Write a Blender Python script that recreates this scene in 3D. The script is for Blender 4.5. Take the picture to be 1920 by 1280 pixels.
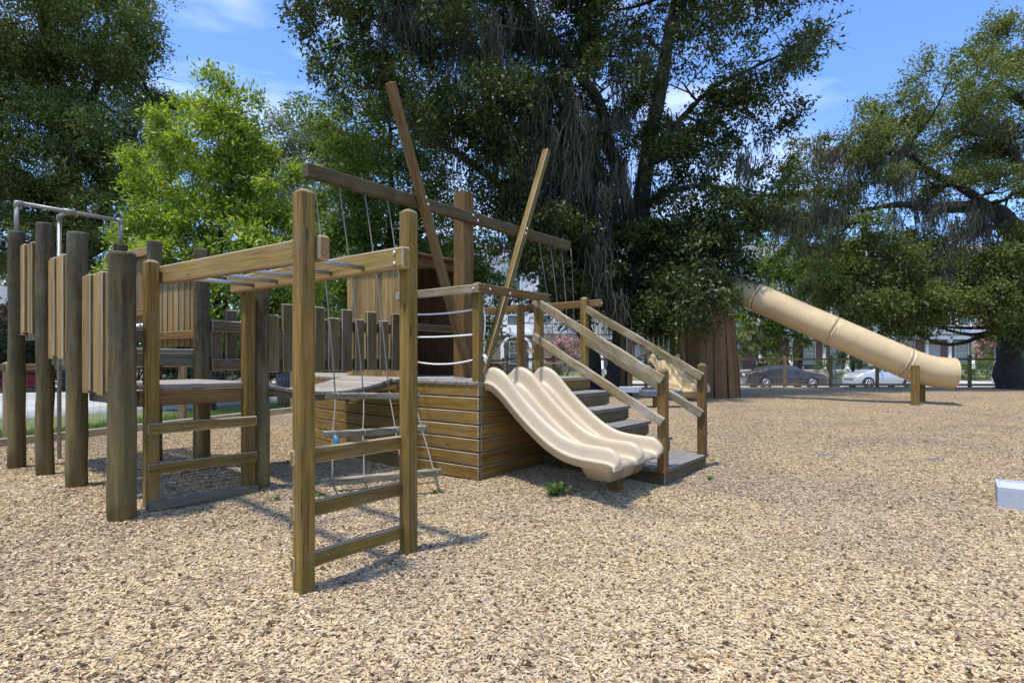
import bpy, bmesh, math, random
import numpy as np
from mathutils import Vector, Matrix

for o in list(bpy.data.objects):
    bpy.data.objects.remove(o)
SC = bpy.context.scene
COL = SC.collection
RNG = np.random.default_rng(7)
random.seed(7)
R = math.radians

# ------------------------------------------------------------------ camera
EYE = 1.32
cam = bpy.data.cameras.new('camera')
cam.lens = 20.25
cam.sensor_width = 36.0
cam.shift_y = 34 / 1920
cam.clip_start = 0.05
cam.clip_end = 4000
camo = bpy.data.objects.new('camera', cam)
COL.objects.link(camo)
camo.location = (0, 0, EYE)
camo.rotation_euler = (R(90), 0, 0)
SC.camera = camo

# ------------------------------------------------------------------ sky, sun, exposure
SUN_EL = R(74)
SUN_AZ = math.atan2(-0.64, -0.58)          # measured from +Y towards +X
W = bpy.data.worlds.new('World')
SC.world = W
W.use_nodes = True
nt = W.node_tree
nt.nodes.clear()
wo = nt.nodes.new('ShaderNodeOutputWorld')
bg = nt.nodes.new('ShaderNodeBackground')
sky = nt.nodes.new('ShaderNodeTexSky')
sky.sky_type = 'NISHITA'
sky.sun_disc = False
sky.sun_elevation = SUN_EL
sky.sun_rotation = SUN_AZ
sky.altitude = 50
sky.air_density = 1.0
sky.dust_density = 0.35
sky.ozone_density = 3.0
bg.inputs['Strength'].default_value = 0.15
tc = nt.nodes.new('ShaderNodeTexCoord')
mp = nt.nodes.new('ShaderNodeMapping')
mp.inputs['Scale'].default_value = (1.3, 1.3, 4.2)
nz = nt.nodes.new('ShaderNodeTexNoise')
nz.inputs['Scale'].default_value = 1.7
nz.inputs['Detail'].default_value = 7
nz.inputs['Roughness'].default_value = 0.55
nz.inputs['Distortion'].default_value = 0.5
rp = nt.nodes.new('ShaderNodeValToRGB')
rp.color_ramp.elements[0].position = 0.47
rp.color_ramp.elements[0].color = (0, 0, 0, 1)
rp.color_ramp.elements[1].position = 0.80
rp.color_ramp.elements[1].color = (0.6, 0.6, 0.6, 1)
mix = nt.nodes.new('ShaderNodeMix')
mix.data_type = 'RGBA'
tint = nt.nodes.new('ShaderNodeMix')
tint.data_type = 'RGBA'
tint.blend_type = 'MULTIPLY'
tint.inputs[0].default_value = 1.0
tint.inputs[7].default_value = (0.70, 0.85, 1.10, 1)
nt.links.new(sky.outputs[0], tint.inputs[6])
nt.links.new(tc.outputs['Generated'], mp.inputs[0])
nt.links.new(mp.outputs[0], nz.inputs['Vector'])
nt.links.new(nz.outputs[0], rp.inputs[0])
nt.links.new(rp.outputs[0], mix.inputs[0])
nt.links.new(tint.outputs[2], mix.inputs[6])
mix.inputs[7].default_value = (7.5, 7.8, 8.4, 1)
nt.links.new(mix.outputs[2], bg.inputs[0])
nt.links.new(bg.outputs[0], wo.inputs[0])

sl = bpy.data.lights.new('sun', 'SUN')
sl.energy = 3.15
sl.angle = R(3.0)
sl.color = (1.0, 0.94, 0.83)
so = bpy.data.objects.new('sun', sl)
COL.objects.link(so)
sd = Vector((math.sin(SUN_AZ) * math.cos(SUN_EL), math.cos(SUN_AZ) * math.cos(SUN_EL), math.sin(SUN_EL)))
so.rotation_euler = (-sd).to_track_quat('-Z', 'Y').to_euler()
so.location = (0, 0, 30)

SC.view_settings.view_transform = 'Standard'
SC.view_settings.look = 'None'
SC.view_settings.exposure = 0.85
SC.view_settings.gamma = 1
SC.render.engine = 'CYCLES'
SC.cycles.max_bounces = 8
SC.cycles.transparent_max_bounces = 8

# ------------------------------------------------------------------ frames
TH = R(52.1)
U = np.array([math.cos(TH), math.sin(TH)])
V = np.array([-math.sin(TH), math.cos(TH)])
S0 = np.array([-0.337, 5.77])


def F(a, b):
    p = S0 + a * U + b * V
    return float(p[0]), float(p[1])


def P(px, py, d):
    """metric point seen at photograph position px, py and d metres ahead"""
    return ((px - 960) / 1080 * d, d, EYE - (py - 674) / 1080 * d)


def sm(t):
    t = np.clip(t, 0, 1)
    return t * t * (3 - 2 * t)


def g(x, y):
    x = np.asarray(x, float)
    y = np.asarray(y, float)
    z = 0.10 * sm((y - 3.0) / 4.5) + 0.06 * sm((y - 9) / 8)
    z = z + 0.155 * np.exp(-((x + 3.5) ** 2 + (y - 4.9) ** 2) / (2 * 1.3 ** 2))
    near = 1 - sm((y - 20) / 4)
    # worn hollows below the slide mouth and the ladder, chips kicked up beside them
    for hx, hy, hr, hd in ((1.15, 4.75, 0.38, -0.055), (0.75, 4.35, 0.35, 0.02), (-0.75, 3.05, 0.40, -0.035), (-0.25, 2.75, 0.35, 0.018), (-2.2, 4.1, 0.35, -0.03), (11.9, 14.6, 0.8, -0.06)):
        z = z + hd * np.exp(-((x - hx) ** 2 + (y - hy) ** 2) / (2 * hr ** 2))
    for a_, b_, hr, hd in ((-2.53, -.93, .13, .022), (-1.76, -.93, .13, .026), (-2.545, 1.13, .13, .02), (-2.766, 1.047, .17, .03), (-2.72, 2.23, .16, .032), (-2.66, 3.46, .16, .026), (-2.68, 4.45, .16, .026), (-1.637, 1.175, .15, .028), (-1.643, 2.32, .15, .025), (0, 0, .25, .02)):
        q = S0 + a_ * U + b_ * V
        z = z + hd * np.exp(-((x - q[0]) ** 2 + (y - q[1]) ** 2) / (2 * hr ** 2))
    z = z + near * (0.014 * np.sin(1.7 * x + 0.6) * np.sin(1.3 * y) + 0.007 * np.sin(4.1 * x + 1.3 * y) * np.sin(3.3 * y - x))
    z = z - 0.56 * sm((y - 26) / 5) + 0.75 * sm((y - 44.5) / 4)
    return z


# ------------------------------------------------------------------ materials
MATS = {}


def newmat(name):
    m = bpy.data.materials.new(name)
    m.use_nodes = True
    MATS[name] = m
    n = m.node_tree
    return m, n, n.nodes['Principled BSDF']


def N(n, t, **kw):
    x = n.nodes.new(t)
    for k, v in kw.items():
        if hasattr(x, k):
            setattr(x, k, v)
        else:
            x.inputs[k].default_value = v
    return x


def ramp(n, fac, stops):
    r = n.nodes.new('ShaderNodeValToRGB')
    e = r.color_ramp.elements
    while len(e) < len(stops):
        e.new(0.5)
    for i, (p, c) in enumerate(stops):
        e[i].position = p
        e[i].color = (*c, 1) if len(c) == 3 else c
    n.links.new(fac, r.inputs[0])
    return r.outputs[0]


def mixc(n, fac, a, b, mode='MIX'):
    m = n.nodes.new('ShaderNodeMix')
    m.data_type = 'RGBA'
    m.blend_type = mode
    for s, v in ((m.inputs[0], fac), (m.inputs[6], a), (m.inputs[7], b)):
        if isinstance(v, (int, float)):
            s.default_value = v
        elif isinstance(v, tuple):
            s.default_value = (*v, 1)
        else:
            n.links.new(v, s)
    return m.outputs[2]


def mth(n, op, a, b=None, clamp=False):
    m = n.nodes.new('ShaderNodeMath')
    m.operation = op
    m.use_clamp = clamp
    for s, v in ((m.inputs[0], a), (m.inputs[1], b)):
        if v is None:
            continue
        if isinstance(v, (int, float)):
            s.default_value = v
        else:
            n.links.new(v, s)
    return m.outputs[0]


def noise(n, vec, scale=5, detail=4, rough=0.55, dist=0.0):
    x = n.nodes.new('ShaderNodeTexNoise')
    x.inputs['Scale'].default_value = scale
    x.inputs['Detail'].default_value = detail
    x.inputs['Roughness'].default_value = rough
    x.inputs['Distortion'].default_value = dist
    if vec is not None:
        n.links.new(vec, x.inputs['Vector'])
    return x.outputs[0]


def mapping(n, vec, scale, loc=(0, 0, 0)):
    x = n.nodes.new('ShaderNodeMapping')
    x.inputs['Scale'].default_value = scale
    x.inputs['Location'].default_value = loc
    n.links.new(vec, x.inputs[0])
    return x.outputs[0]


def bump(n, bsdf, h, strength=0.3, dist=0.01):
    b = n.nodes.new('ShaderNodeBump')
    b.inputs['Strength'].default_value = strength
    b.inputs['Distance'].default_value = dist
    n.links.new(h, b.inputs['Height'])
    n.links.new(b.outputs[0], bsdf.inputs['Normal'])


def wood(name, c1, c2, dark, foot=None, weather=(0.30, 0.28, 0.25), wtop=0.6, wall=0.15, algae=(0.13, 0.13, 0.04), aamt=0.3,
         rough=0.8, knots=True, tone=0.35, lines=1.0, streak=0.0):
    m, n, b = newmat(name)
    t = n.nodes.new('ShaderNodeTexCoord')
    oi = n.nodes.new('ShaderNodeObjectInfo')
    off = n.nodes.new('ShaderNodeVectorMath')
    off.operation = 'SCALE'
    cb = n.nodes.new('ShaderNodeCombineXYZ')
    n.links.new(oi.outputs['Random'], cb.inputs[0])
    n.links.new(mth(n, 'MULTIPLY', oi.outputs['Random'], 7.31), cb.inputs[1])
    n.links.new(mth(n, 'MULTIPLY', oi.outputs['Random'], 3.77), cb.inputs[2])
    n.links.new(cb.outputs[0], off.inputs[0])
    off.inputs['Scale'].default_value = 40
    ad = n.nodes.new('ShaderNodeVectorMath')
    ad.operation = 'ADD'
    n.links.new(t.outputs['Object'], ad.inputs[0])
    n.links.new(off.outputs[0], ad.inputs[1])
    vec = ad.outputs[0]
    g1 = noise(n, mapping(n, vec, (1.0, 16, 16)), 1.6, 6, 0.6, 0.6)
    g2 = noise(n, mapping(n, vec, (1.6, 70, 70)), 1.6, 4, 0.6, 0.2)
    col = ramp(n, g1, [(0.32, c1), (0.66, c2)])
    ln = ramp(n, g2, [(0.34, (0.42, 0.38, 0.33)), (0.52, (1, 1, 1))])
    col = mixc(n, 0.75 * lines, col, ln, 'MULTIPLY')
    if streak:
        g3 = noise(n, mapping(n, vec, (0.5, 9, 9)), 1.7, 5, 0.7, 0.5)
        col = mixc(n, streak, col, ramp(n, g3, [(0.36, (0.22, 0.2, 0.18)), (0.5, (0.8, 0.8, 0.8)), (0.64, (1.5, 1.42, 1.25))]), 'MULTIPLY')
    # checks (long cracks)
    ck = noise(n, mapping(n, vec, (0.55, 26, 26)), 1.3, 2, 0.5, 0.3)
    ckm = ramp(n, ck, [(0.255, (1, 1, 1)), (0.285, (0, 0, 0))])
    col = mixc(n, ckm, col, dark)
    # stain patches
    big = noise(n, vec, 3.2, 5, 0.65, 0.8)
    col = mixc(n, mth(n, 'MULTIPLY', ramp(n, big, [(0.45, (0, 0, 0)), (0.72, (1, 1, 1))]), aamt), col, algae)
    big2 = noise(n, mapping(n, vec, (2.2, 5, 5)), 1.5, 5, 0.7, 0.4)
    col = mixc(n, mth(n, 'MULTIPLY', ramp(n, big2, [(0.48, (0, 0, 0)), (0.75, (1, 1, 1))]), wall * 2), col, weather)
    if knots:
        vo = n.nodes.new('ShaderNodeTexVoronoi')
        vo.inputs['Scale'].default_value = 1.0
        n.links.new(mapping(n, vec, (2.4, 8.5, 8.5)), vo.inputs['Vector'])
        kn = ramp(n, vo.outputs['Distance'], [(0.06, (1, 1, 1)), (0.13, (0, 0, 0))])
        col = mixc(n, mth(n, 'MULTIPLY', kn, 0.75), col, dark)
    if foot:
        sx = n.nodes.new('ShaderNodeSeparateXYZ')
        n.links.new(t.outputs['Object'], sx.inputs[0])
        fx = mth(n, 'ADD', sx.outputs[0], mth(n, 'MULTIPLY', mth(n, 'SUBTRACT', big, 0.5), 1.6))
        fm = ramp(n, mth(n, 'ADD', mth(n, 'MULTIPLY', fx, 0.5), 0.5), [(0.22, (1, 1, 1)), (0.62, (0, 0, 0))])
        fc = mixc(n, g1, tuple(c * 0.55 for c in foot), tuple(c * 1.3 for c in foot))
        if streak:
            fc = mixc(n, streak * 0.8, fc, ramp(n, g3, [(0.36, (0.35, 0.32, 0.3)), (0.5, (0.85, 0.85, 0.85)), (0.64, (1.4, 1.35, 1.2))]), 'MULTIPLY')
        col = mixc(n, mth(n, 'MULTIPLY', fm, 0.75), col, fc)
    ge = n.nodes.new('ShaderNodeNewGeometry')
    sp = n.nodes.new('ShaderNodeSeparateXYZ')
    n.links.new(ge.outputs['True Normal'], sp.inputs[0])
    up = ramp(n, sp.outputs[2], [(0.55, (0, 0, 0)), (0.9, (1, 1, 1))])
    wm = mth(n, 'MULTIPLY', up, wtop)
    col = mixc(n, wm, col, mixc(n, g2, tuple(w * 0.6 for w in weather), tuple(min(1, w * 1.35) for w in weather)))
    # tone per piece
    tv = mth(n, 'ADD', mth(n, 'MULTIPLY', oi.outputs['Random'], tone * 0.87), (1 - tone * 0.55) * 0.87)
    hv = n.nodes.new('ShaderNodeHueSaturation')
    n.links.new(tv, hv.inputs['Value'])
    n.links.new(col, hv.inputs['Color'])
    n.links.new(hv.outputs[0], b.inputs['Base Color'])
    b.inputs['Roughness'].default_value = rough
    b.inputs['Specular IOR Level'].default_value = 0.25
    hh = mth(n, 'ADD', mth(n, 'MULTIPLY', g2, 0.6), mth(n, 'MULTIPLY', g1, 0.5))
    hh = mth(n, 'SUBTRACT', hh, mth(n, 'MULTIPLY', ckm, 0.8))
    bump(n, b, hh, 0.55, 0.004)
    return m


wood('timber_gold', (0.33, 0.205, 0.046), (0.175, 0.106, 0.023), (0.035, 0.024, 0.010), wtop=0.5, wall=0.10, algae=(0.125, 0.108, 0.020), aamt=0.7, streak=0.3)
wood('timber_gold_lit', (0.43, 0.285, 0.078), (0.29, 0.185, 0.045), (0.09, 0.06, 0.03), wtop=0.5, wall=0.12, algae=(0.30, 0.23, 0.08), aamt=0.4)  # timber_gold made lighter: sunlight on the beams put into the colour
wood('timber_brown', (0.27, 0.145, 0.042), (0.15, 0.077, 0.022), (0.045, 0.027, 0.014), wtop=0.5, wall=0.10, aamt=0.4)
wood('hull_brown', (0.345, 0.205, 0.043), (0.19, 0.107, 0.021), (0.07, 0.04, 0.016), wtop=0.3, wall=0.10, aamt=0.45, algae=(0.17, 0.135, 0.045))
wood('log_grey', (0.185, 0.165, 0.115), (0.10, 0.088, 0.06), (0.03, 0.026, 0.02), weather=(0.25, 0.24, 0.21), wtop=0.5, wall=0.18,
     algae=(0.12, 0.13, 0.075), aamt=0.7)
wood('log_dark_top', (0.125, 0.090, 0.042), (0.058, 0.042, 0.019), (0.015, 0.012, 0.010), streak=0.8, foot=(0.20, 0.155, 0.058), weather=(0.22, 0.20, 0.17), wtop=0.5, wall=0.16,  # upper part darker, paler towards the foot
     algae=(0.11, 0.125, 0.072), aamt=0.6)
wood('tread_grey', (0.20, 0.185, 0.17), (0.125, 0.115, 0.105), (0.04, 0.036, 0.033), weather=(0.24, 0.235, 0.235), wtop=0.6, wall=0.2, aamt=0.1)
wood('deck_grey', (0.36, 0.325, 0.28), (0.24, 0.215, 0.185), (0.06, 0.055, 0.05), weather=(0.40, 0.37, 0.34), wtop=0.5, wall=0.2, aamt=0.15)
wood('slat_cedar', (0.40, 0.26, 0.082), (0.25, 0.152, 0.044), (0.12, 0.07, 0.03), weather=(0.36, 0.32, 0.27), wall=0.13, aamt=0.15, tone=0.7, streak=0.35)
wood('picket_dark', (0.17, 0.118, 0.050), (0.105, 0.072, 0.030), (0.04, 0.03, 0.02), weather=(0.26, 0.24, 0.21), wall=0.2, aamt=0.35)
wood('rail_worn', (0.33, 0.25, 0.12), (0.215, 0.165, 0.09), (0.07, 0.055, 0.035), weather=(0.38, 0.355, 0.31), wall=0.45, aamt=0.35)
wood('rung_worn', (0.26, 0.225, 0.155), (0.16, 0.135, 0.09), (0.05, 0.04, 0.03), weather=(0.3, 0.28, 0.24), wall=0.3, aamt=0.2, streak=0.5)
wood('yard_dark', (0.115, 0.077, 0.031), (0.075, 0.048, 0.018), (0.04, 0.028, 0.016), wtop=0.4, wall=0.1, aamt=0.5, algae=(0.12, 0.115, 0.04))
wood('cabin_dark', (0.26, 0.13, 0.06), (0.17, 0.082, 0.038), (0.04, 0.022, 0.012), wall=0.06, aamt=0.15)
wood('stump_red', (0.23, 0.125, 0.055), (0.14, 0.074, 0.032), (0.05, 0.028, 0.018), wall=0.12, aamt=0.35, algae=(0.17, 0.17, 0.06))
wood('fence_wood', (0.40, 0.275, 0.135), (0.29, 0.19, 0.088), (0.08, 0.05, 0.03), wall=0.15, aamt=0.35, knots=False)
wood('border_wood', (0.50, 0.40, 0.24), (0.38, 0.29, 0.17), (0.1, 0.08, 0.05), wall=0.2, aamt=0.2, knots=False)
wood('bench_white', (0.46, 0.49, 0.54), (0.42, 0.45, 0.50), (0.4, 0.42, 0.45), weather=(0.50, 0.53, 0.58), wtop=0.4, wall=0.1, aamt=0.0, knots=False, tone=0.05, lines=0.25)
wood('bench_grey', (0.15, 0.165, 0.19), (0.12, 0.13, 0.155), (0.12, 0.13, 0.15), weather=(0.19, 0.205, 0.23), wall=0.1, aamt=0.0, knots=False, tone=0.1, lines=0.4)
wood('red_paint', (0.50, 0.045, 0.07), (0.40, 0.035, 0.055), (0.15, 0.02, 0.02), weather=(0.45, 0.1, 0.11), wall=0.1, aamt=0.0, knots=False, lines=0.4)


wood('worn_edge', (0.52, 0.44, 0.31), (0.40, 0.33, 0.22), (0.2, 0.16, 0.1), wall=0.3, aamt=0.1, knots=False)
EDGED = {'hull_brown', 'timber_gold_lit', 'timber_gold', 'picket_dark', 'rail_worn', 'slat_cedar', 'tread_grey'}


def plain(name, c, rough=0.6, metal=0.0, var=0.12, scale=8, spec=0.4, bumpy=0.0):
    m, n, b = newmat(name)
    t = n.nodes.new('ShaderNodeTexCoord')
    f = noise(n, t.outputs['Object'], scale, 5, 0.6)
    col = ramp(n, f, [(0.3, tuple(x * (1 - var) for x in c)), (0.7, tuple(min(1, x * (1 + var)) for x in c))])
    n.links.new(col, b.inputs['Base Color'])
    b.inputs['Roughness'].default_value = rough
    b.inputs['Metallic'].default_value = metal
    b.inputs['Specular IOR Level'].default_value = spec
    if bumpy:
        bump(n, b, f, bumpy, 0.01)
    return m


plain('galv', (0.27, 0.255, 0.235), 0.5, 0.4, 0.18, 14)
plain('bar_steel', (0.40, 0.41, 0.43), 0.32, 0.8, 0.15, 20)
plain('bolt_zinc', (0.66, 0.65, 0.62), 0.35, 0.8)
plain('rope_grey', (0.20, 0.185, 0.155), 0.9, 0, 0.2, 60)
plain('rope_white', (0.72, 0.71, 0.68), 0.8, 0, 0.12, 60)
plain('rope_blue', (0.05, 0.22, 0.38), 0.8, 0, 0.2, 40)
plain('tyre', (0.03, 0.03, 0.032), 0.75)
plain('black_plastic', (0.045, 0.05, 0.058), 0.45, 0, 0.2, 6)
plain('rim', (0.6, 0.6, 0.62), 0.3, 0.8)
plain('glass_dark', (0.035, 0.045, 0.05), 0.06, 0, 0.1, 3, 0.8)
plain('pane', (0.10, 0.13, 0.14), 0.06, 0, 0.3, 1.2, 0.8)
plain('blind', (0.42, 0.46, 0.44), 0.3, 0, 0.1, 2, 0.7)
plain('trim_white', (0.80, 0.80, 0.79), 0.55, 0, 0.04)
plain('roof_grey', (0.20, 0.20, 0.215), 0.85, 0, 0.25, 9)
plain('concrete', (0.58, 0.56, 0.52), 0.85, 0, 0.12, 4, 0.2, 0.2)
plain('kerb', (0.46, 0.45, 0.42), 0.85, 0, 0.15, 4, 0.2, 0.2)
plain('hydrant', (0.62, 0.52, 0.36), 0.55, 0, 0.15, 9)
plain('cloth_grey', (0.13, 0.13, 0.14), 0.9, 0, 0.4, 30, 0.2, 0.6)
plain('lamp_red', (0.35, 0.02, 0.02), 0.2)
plain('lamp_clear', (0.75, 0.75, 0.75), 0.15)
plain('plate', (0.7, 0.72, 0.72), 0.4)


def paint(name, c):
    m, n, b = newmat(name)
    b.inputs['Base Color'].default_value = (*c, 1)
    b.inputs['Metallic'].default_value = 0.35
    b.inputs['Roughness'].default_value = 0.32
    b.inputs['Coat Weight'].default_value = 0.8
    b.inputs['Coat Roughness'].default_value = 0.05


paint('car_brown', (0.06, 0.045, 0.042))
paint('car_silver', (0.52, 0.54, 0.58))
paint('car_white', (0.72, 0.73, 0.75))


def plastic(name, c, c2, beds=False):
    m, n, b = newmat(name)
    t = n.nodes.new('ShaderNodeTexCoord')
    f = noise(n, t.outputs['Object'], 2.2, 6, 0.65, 0.5)
    sp = noise(n, t.outputs['Object'], 220, 2, 0.5)
    st = noise(n, mapping(n, t.outputs['Object'], (9, 1.6, 1.6)), 2.0, 5, 0.6, 0.4)
    col = ramp(n, f, [(0.3, c2), (0.65, c)])
    col = mixc(n, mth(n, 'MULTIPLY', ramp(n, st, [(0.5, (0, 0, 0)), (0.75, (1, 1, 1))]), 0.22), col, tuple(x * 0.55 for x in c2))
    col = mixc(n, 0.25, col, ramp(n, sp, [(0.3, tuple(x * 0.8 for x in c)), (0.7, c)]))
    if beds:      # chute beds rubbed grey by use, with a paler line where most riders slide
        sx = n.nodes.new('ShaderNodeSeparateXYZ')
        n.links.new(t.outputs['Object'], sx.inputs[0])
        xx = mth(n, 'ABSOLUTE', mth(n, 'SUBTRACT', mth(n, 'ABSOLUTE', mth(n, 'SUBTRACT', sx.outputs[0], 0.49)), 0.225))
        bed = ramp(n, xx, [(0.105, (1, 1, 1)), (0.14, (0, 0, 0))])
        col = mixc(n, mth(n, 'MULTIPLY', bed, 0.8), col, mixc(n, st, (0.28, 0.255, 0.205), (0.38, 0.345, 0.275)))
        ln = ramp(n, xx, [(0.0, (1, 1, 1)), (0.035, (0, 0, 0))])
        col = mixc(n, mth(n, 'MULTIPLY', ln, 0.35), col, (0.60, 0.56, 0.48))
        low = ramp(n, mth(n, 'ADD', mth(n, 'MULTIPLY', sx.outputs[1], -0.5), mth(n, 'MULTIPLY', mth(n, 'SUBTRACT', st, 0.5), 0.4)), [(0.56, (0, 0, 0)), (0.68, (1, 1, 1))])
        col = mixc(n, mth(n, 'MULTIPLY', mth(n, 'MULTIPLY', low, bed), 0.5), col, (0.24, 0.17, 0.10))
    n.links.new(col, b.inputs['Base Color'])
    n.links.new(mth(n, 'ADD', mth(n, 'MULTIPLY', f, 0.25), 0.25), b.inputs['Roughness'])
    b.inputs['Specular IOR Level'].default_value = 0.45
    bump(n, b, sp, 0.08, 0.002)


plastic('slide_beige', (0.54, 0.445, 0.305), (0.48, 0.385, 0.26), True)
plastic('slide_tan', (0.56, 0.43, 0.24), (0.46, 0.335, 0.17))


def leafmat(name, c1, c2, c3, trans=0.35, rough=0.45):
    m, n, b = newmat(name)
    out = n.nodes['Material Output']
    ge = n.nodes.new('ShaderNodeNewGeometry')
    t = n.nodes.new('ShaderNodeTexCoord')
    cl = noise(n, t.outputs['Object'], 0.55, 3, 0.6)
    f = mth(n, 'ADD', mth(n, 'MULTIPLY', ge.outputs['Random Per Island'], 0.6), mth(n, 'MULTIPLY', cl, 0.5))
    col = ramp(n, f, [(0.2, c1), (0.55, c2), (0.9, c3)])
    n.links.new(col, b.inputs['Base Color'])
    b.inputs['Roughness'].default_value = rough
    b.inputs['Specular IOR Level'].default_value = 0.3
    tr = n.nodes.new('ShaderNodeBsdfTranslucent')
    hv = n.nodes.new('ShaderNodeHueSaturation')
    hv.inputs['Hue'].default_value = 0.48
    hv.inputs['Saturation'].default_value = 1.15
    hv.inputs['Value'].default_value = 1.6
    n.links.new(col, hv.inputs['Color'])
    n.links.new(hv.outputs[0], tr.inputs[0])
    ms = n.nodes.new('ShaderNodeMixShader')
    ms.inputs[0].default_value = trans
    n.links.new(b.outputs[0], ms.inputs[1])
    n.links.new(tr.outputs[0], ms.inputs[2])
    n.links.new(ms.outputs[0], out.inputs[0])


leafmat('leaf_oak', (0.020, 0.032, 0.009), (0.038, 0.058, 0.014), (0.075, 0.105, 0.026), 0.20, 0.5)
leafmat('leaf_oak_lit', (0.045, 0.068, 0.018), (0.10, 0.135, 0.032), (0.20, 0.235, 0.075), 0.34, 0.5)  # brighter oak leaf copy, sunlit layers put into the colours
leafmat('leaf_lime', (0.07, 0.13, 0.020), (0.165, 0.255, 0.036), (0.36, 0.43, 0.09), 0.40)
leafmat('leaf_mid', (0.055, 0.10, 0.018), (0.105, 0.165, 0.028), (0.185, 0.25, 0.048), 0.36)
leafmat('leaf_grey', (0.08, 0.11, 0.05), (0.13, 0.165, 0.075), (0.20, 0.23, 0.11), 0.3)
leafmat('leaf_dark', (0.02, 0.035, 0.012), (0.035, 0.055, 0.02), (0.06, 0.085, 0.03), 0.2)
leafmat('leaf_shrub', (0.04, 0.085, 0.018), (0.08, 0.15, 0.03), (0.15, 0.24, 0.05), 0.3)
leafmat('petal_pink', (0.52, 0.20, 0.25), (0.66, 0.36, 0.39), (0.78, 0.58, 0.58), 0.3)
leafmat('grass_blade', (0.06, 0.11, 0.02), (0.11, 0.19, 0.03), (0.22, 0.28, 0.07), 0.3)
leafmat('moss', (0.052, 0.053, 0.041), (0.082, 0.083, 0.064), (0.125, 0.125, 0.098), 0.3, 0.95)


def barkmat():
    m, n, b = newmat('bark')
    t = n.nodes.new('ShaderNodeTexCoord')
    v = n.nodes.new('ShaderNodeTexVoronoi')
    v.inputs['Scale'].default_value = 1
    n.links.new(mapping(n, t.outputs['Object'], (14, 14, 4)), v.inputs['Vector'])
    f = noise(n, t.outputs['Object'], 5, 6, 0.7)
    col = ramp(n, f, [(0.3, (0.02, 0.017, 0.014)), (0.7, (0.06, 0.051, 0.042))])
    col = mixc(n, 0.7, col, ramp(n, v.outputs['Distance'], [(0.1, (0.3, 0.3, 0.3)), (0.5, (1, 1, 1))]), 'MULTIPLY')
    n.links.new(col, b.inputs['Base Color'])
    b.inputs['Roughness'].default_value = 0.95
    bump(n, b, v.outputs['Distance'], 0.8, 0.04)


barkmat()


def chipmat(name, inst):
    m, n, b = newmat(name)
    ge = n.nodes.new('ShaderNodeNewGeometry')
    pos = ge.outputs['Position']
    if inst:
        oi = n.nodes.new('ShaderNodeObjectInfo')
        rnd = oi.outputs['Random']
        h = None
    else:
        ang = noise(n, pos, 1.1, 2)
        wv = n.nodes.new('ShaderNodeVectorMath')
        wv.operation = 'ADD'
        nn = n.nodes.new('ShaderNodeTexNoise')
        nn.inputs['Scale'].default_value = 9
        n.links.new(pos, nn.inputs['Vector'])
        sc = n.nodes.new('ShaderNodeVectorMath')
        sc.operation = 'SCALE'
        sc.inputs['Scale'].default_value = 0.10
        n.links.new(nn.outputs[1], sc.inputs[0])
        n.links.new(pos, wv.inputs[0])
        n.links.new(sc.outputs[0], wv.inputs[1])
        vo = n.nodes.new('ShaderNodeTexVoronoi')
        vo.inputs['Scale'].default_value = 1
        n.links.new(mapping(n, wv.outputs[0], (22, 46, 30)), vo.inputs['Vector'])
        vo2 = n.nodes.new('ShaderNodeTexVoronoi')
        vo2.inputs['Scale'].default_value = 1
        n.links.new(mapping(n, wv.outputs[0], (48, 20, 30), (3, 5, 1)), vo2.inputs['Vector'])
        sel = mth(n, 'GREATER_THAN', noise(n, pos, 17, 2), 0.5)
        cm = mixc(n, sel, vo.outputs['Color'], vo2.outputs['Color'])
        spx = n.nodes.new('ShaderNodeSeparateXYZ')
        n.links.new(cm, spx.inputs[0])
        rnd = spx.outputs[0]
        h = mth(n, 'ADD', mth(n, 'MULTIPLY', vo.outputs['Distance'], -0.7), spx.outputs[1])
    col = ramp(n, rnd, [(0.0, (0.13, 0.086, 0.046)), (0.10, (0.31, 0.205, 0.105)), (0.19, (0.29, 0.25, 0.20)), (0.34, (0.475, 0.352, 0.190)),
                        (0.58, (0.58, 0.448, 0.258)), (0.78, (0.47, 0.372, 0.24)), (0.90, (0.69, 0.572, 0.385)), (1.0, (0.49, 0.29, 0.13))])
    big = noise(n, pos, 0.55, 6, 0.65, 0.6)
    # old grey patches of mulch against fresh tan ones
    col = mixc(n, mth(n, 'MULTIPLY', ramp(n, big, [(0.44, (0, 0, 0)), (0.66, (1, 1, 1))]), 0.5), col, mixc(n, rnd, (0.13, 0.105, 0.078), (0.44, 0.37, 0.29)))
    med = noise(n, pos, 2.6, 5, 0.7, 0.4)
    col = mixc(n, mth(n, 'MULTIPLY', ramp(n, med, [(0.5, (0, 0, 0)), (0.75, (1, 1, 1))]), 0.35), col, (0.24, 0.18, 0.12))
    if not inst:
        col = mixc(n, 1.0, col, (0.84, 0.82, 0.80), 'MULTIPLY')  # whole sheet darkened so gaps between the chips read as shade
    n.links.new(col, b.inputs['Base Color'])
    b.inputs['Roughness'].default_value = 0.85
    b.inputs['Specular IOR Level'].default_value = 0.2
    if h is not None:
        bump(n, b, h, 0.9, 0.02)


chipmat('mulch', False)
chipmat('chip', True)


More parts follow.
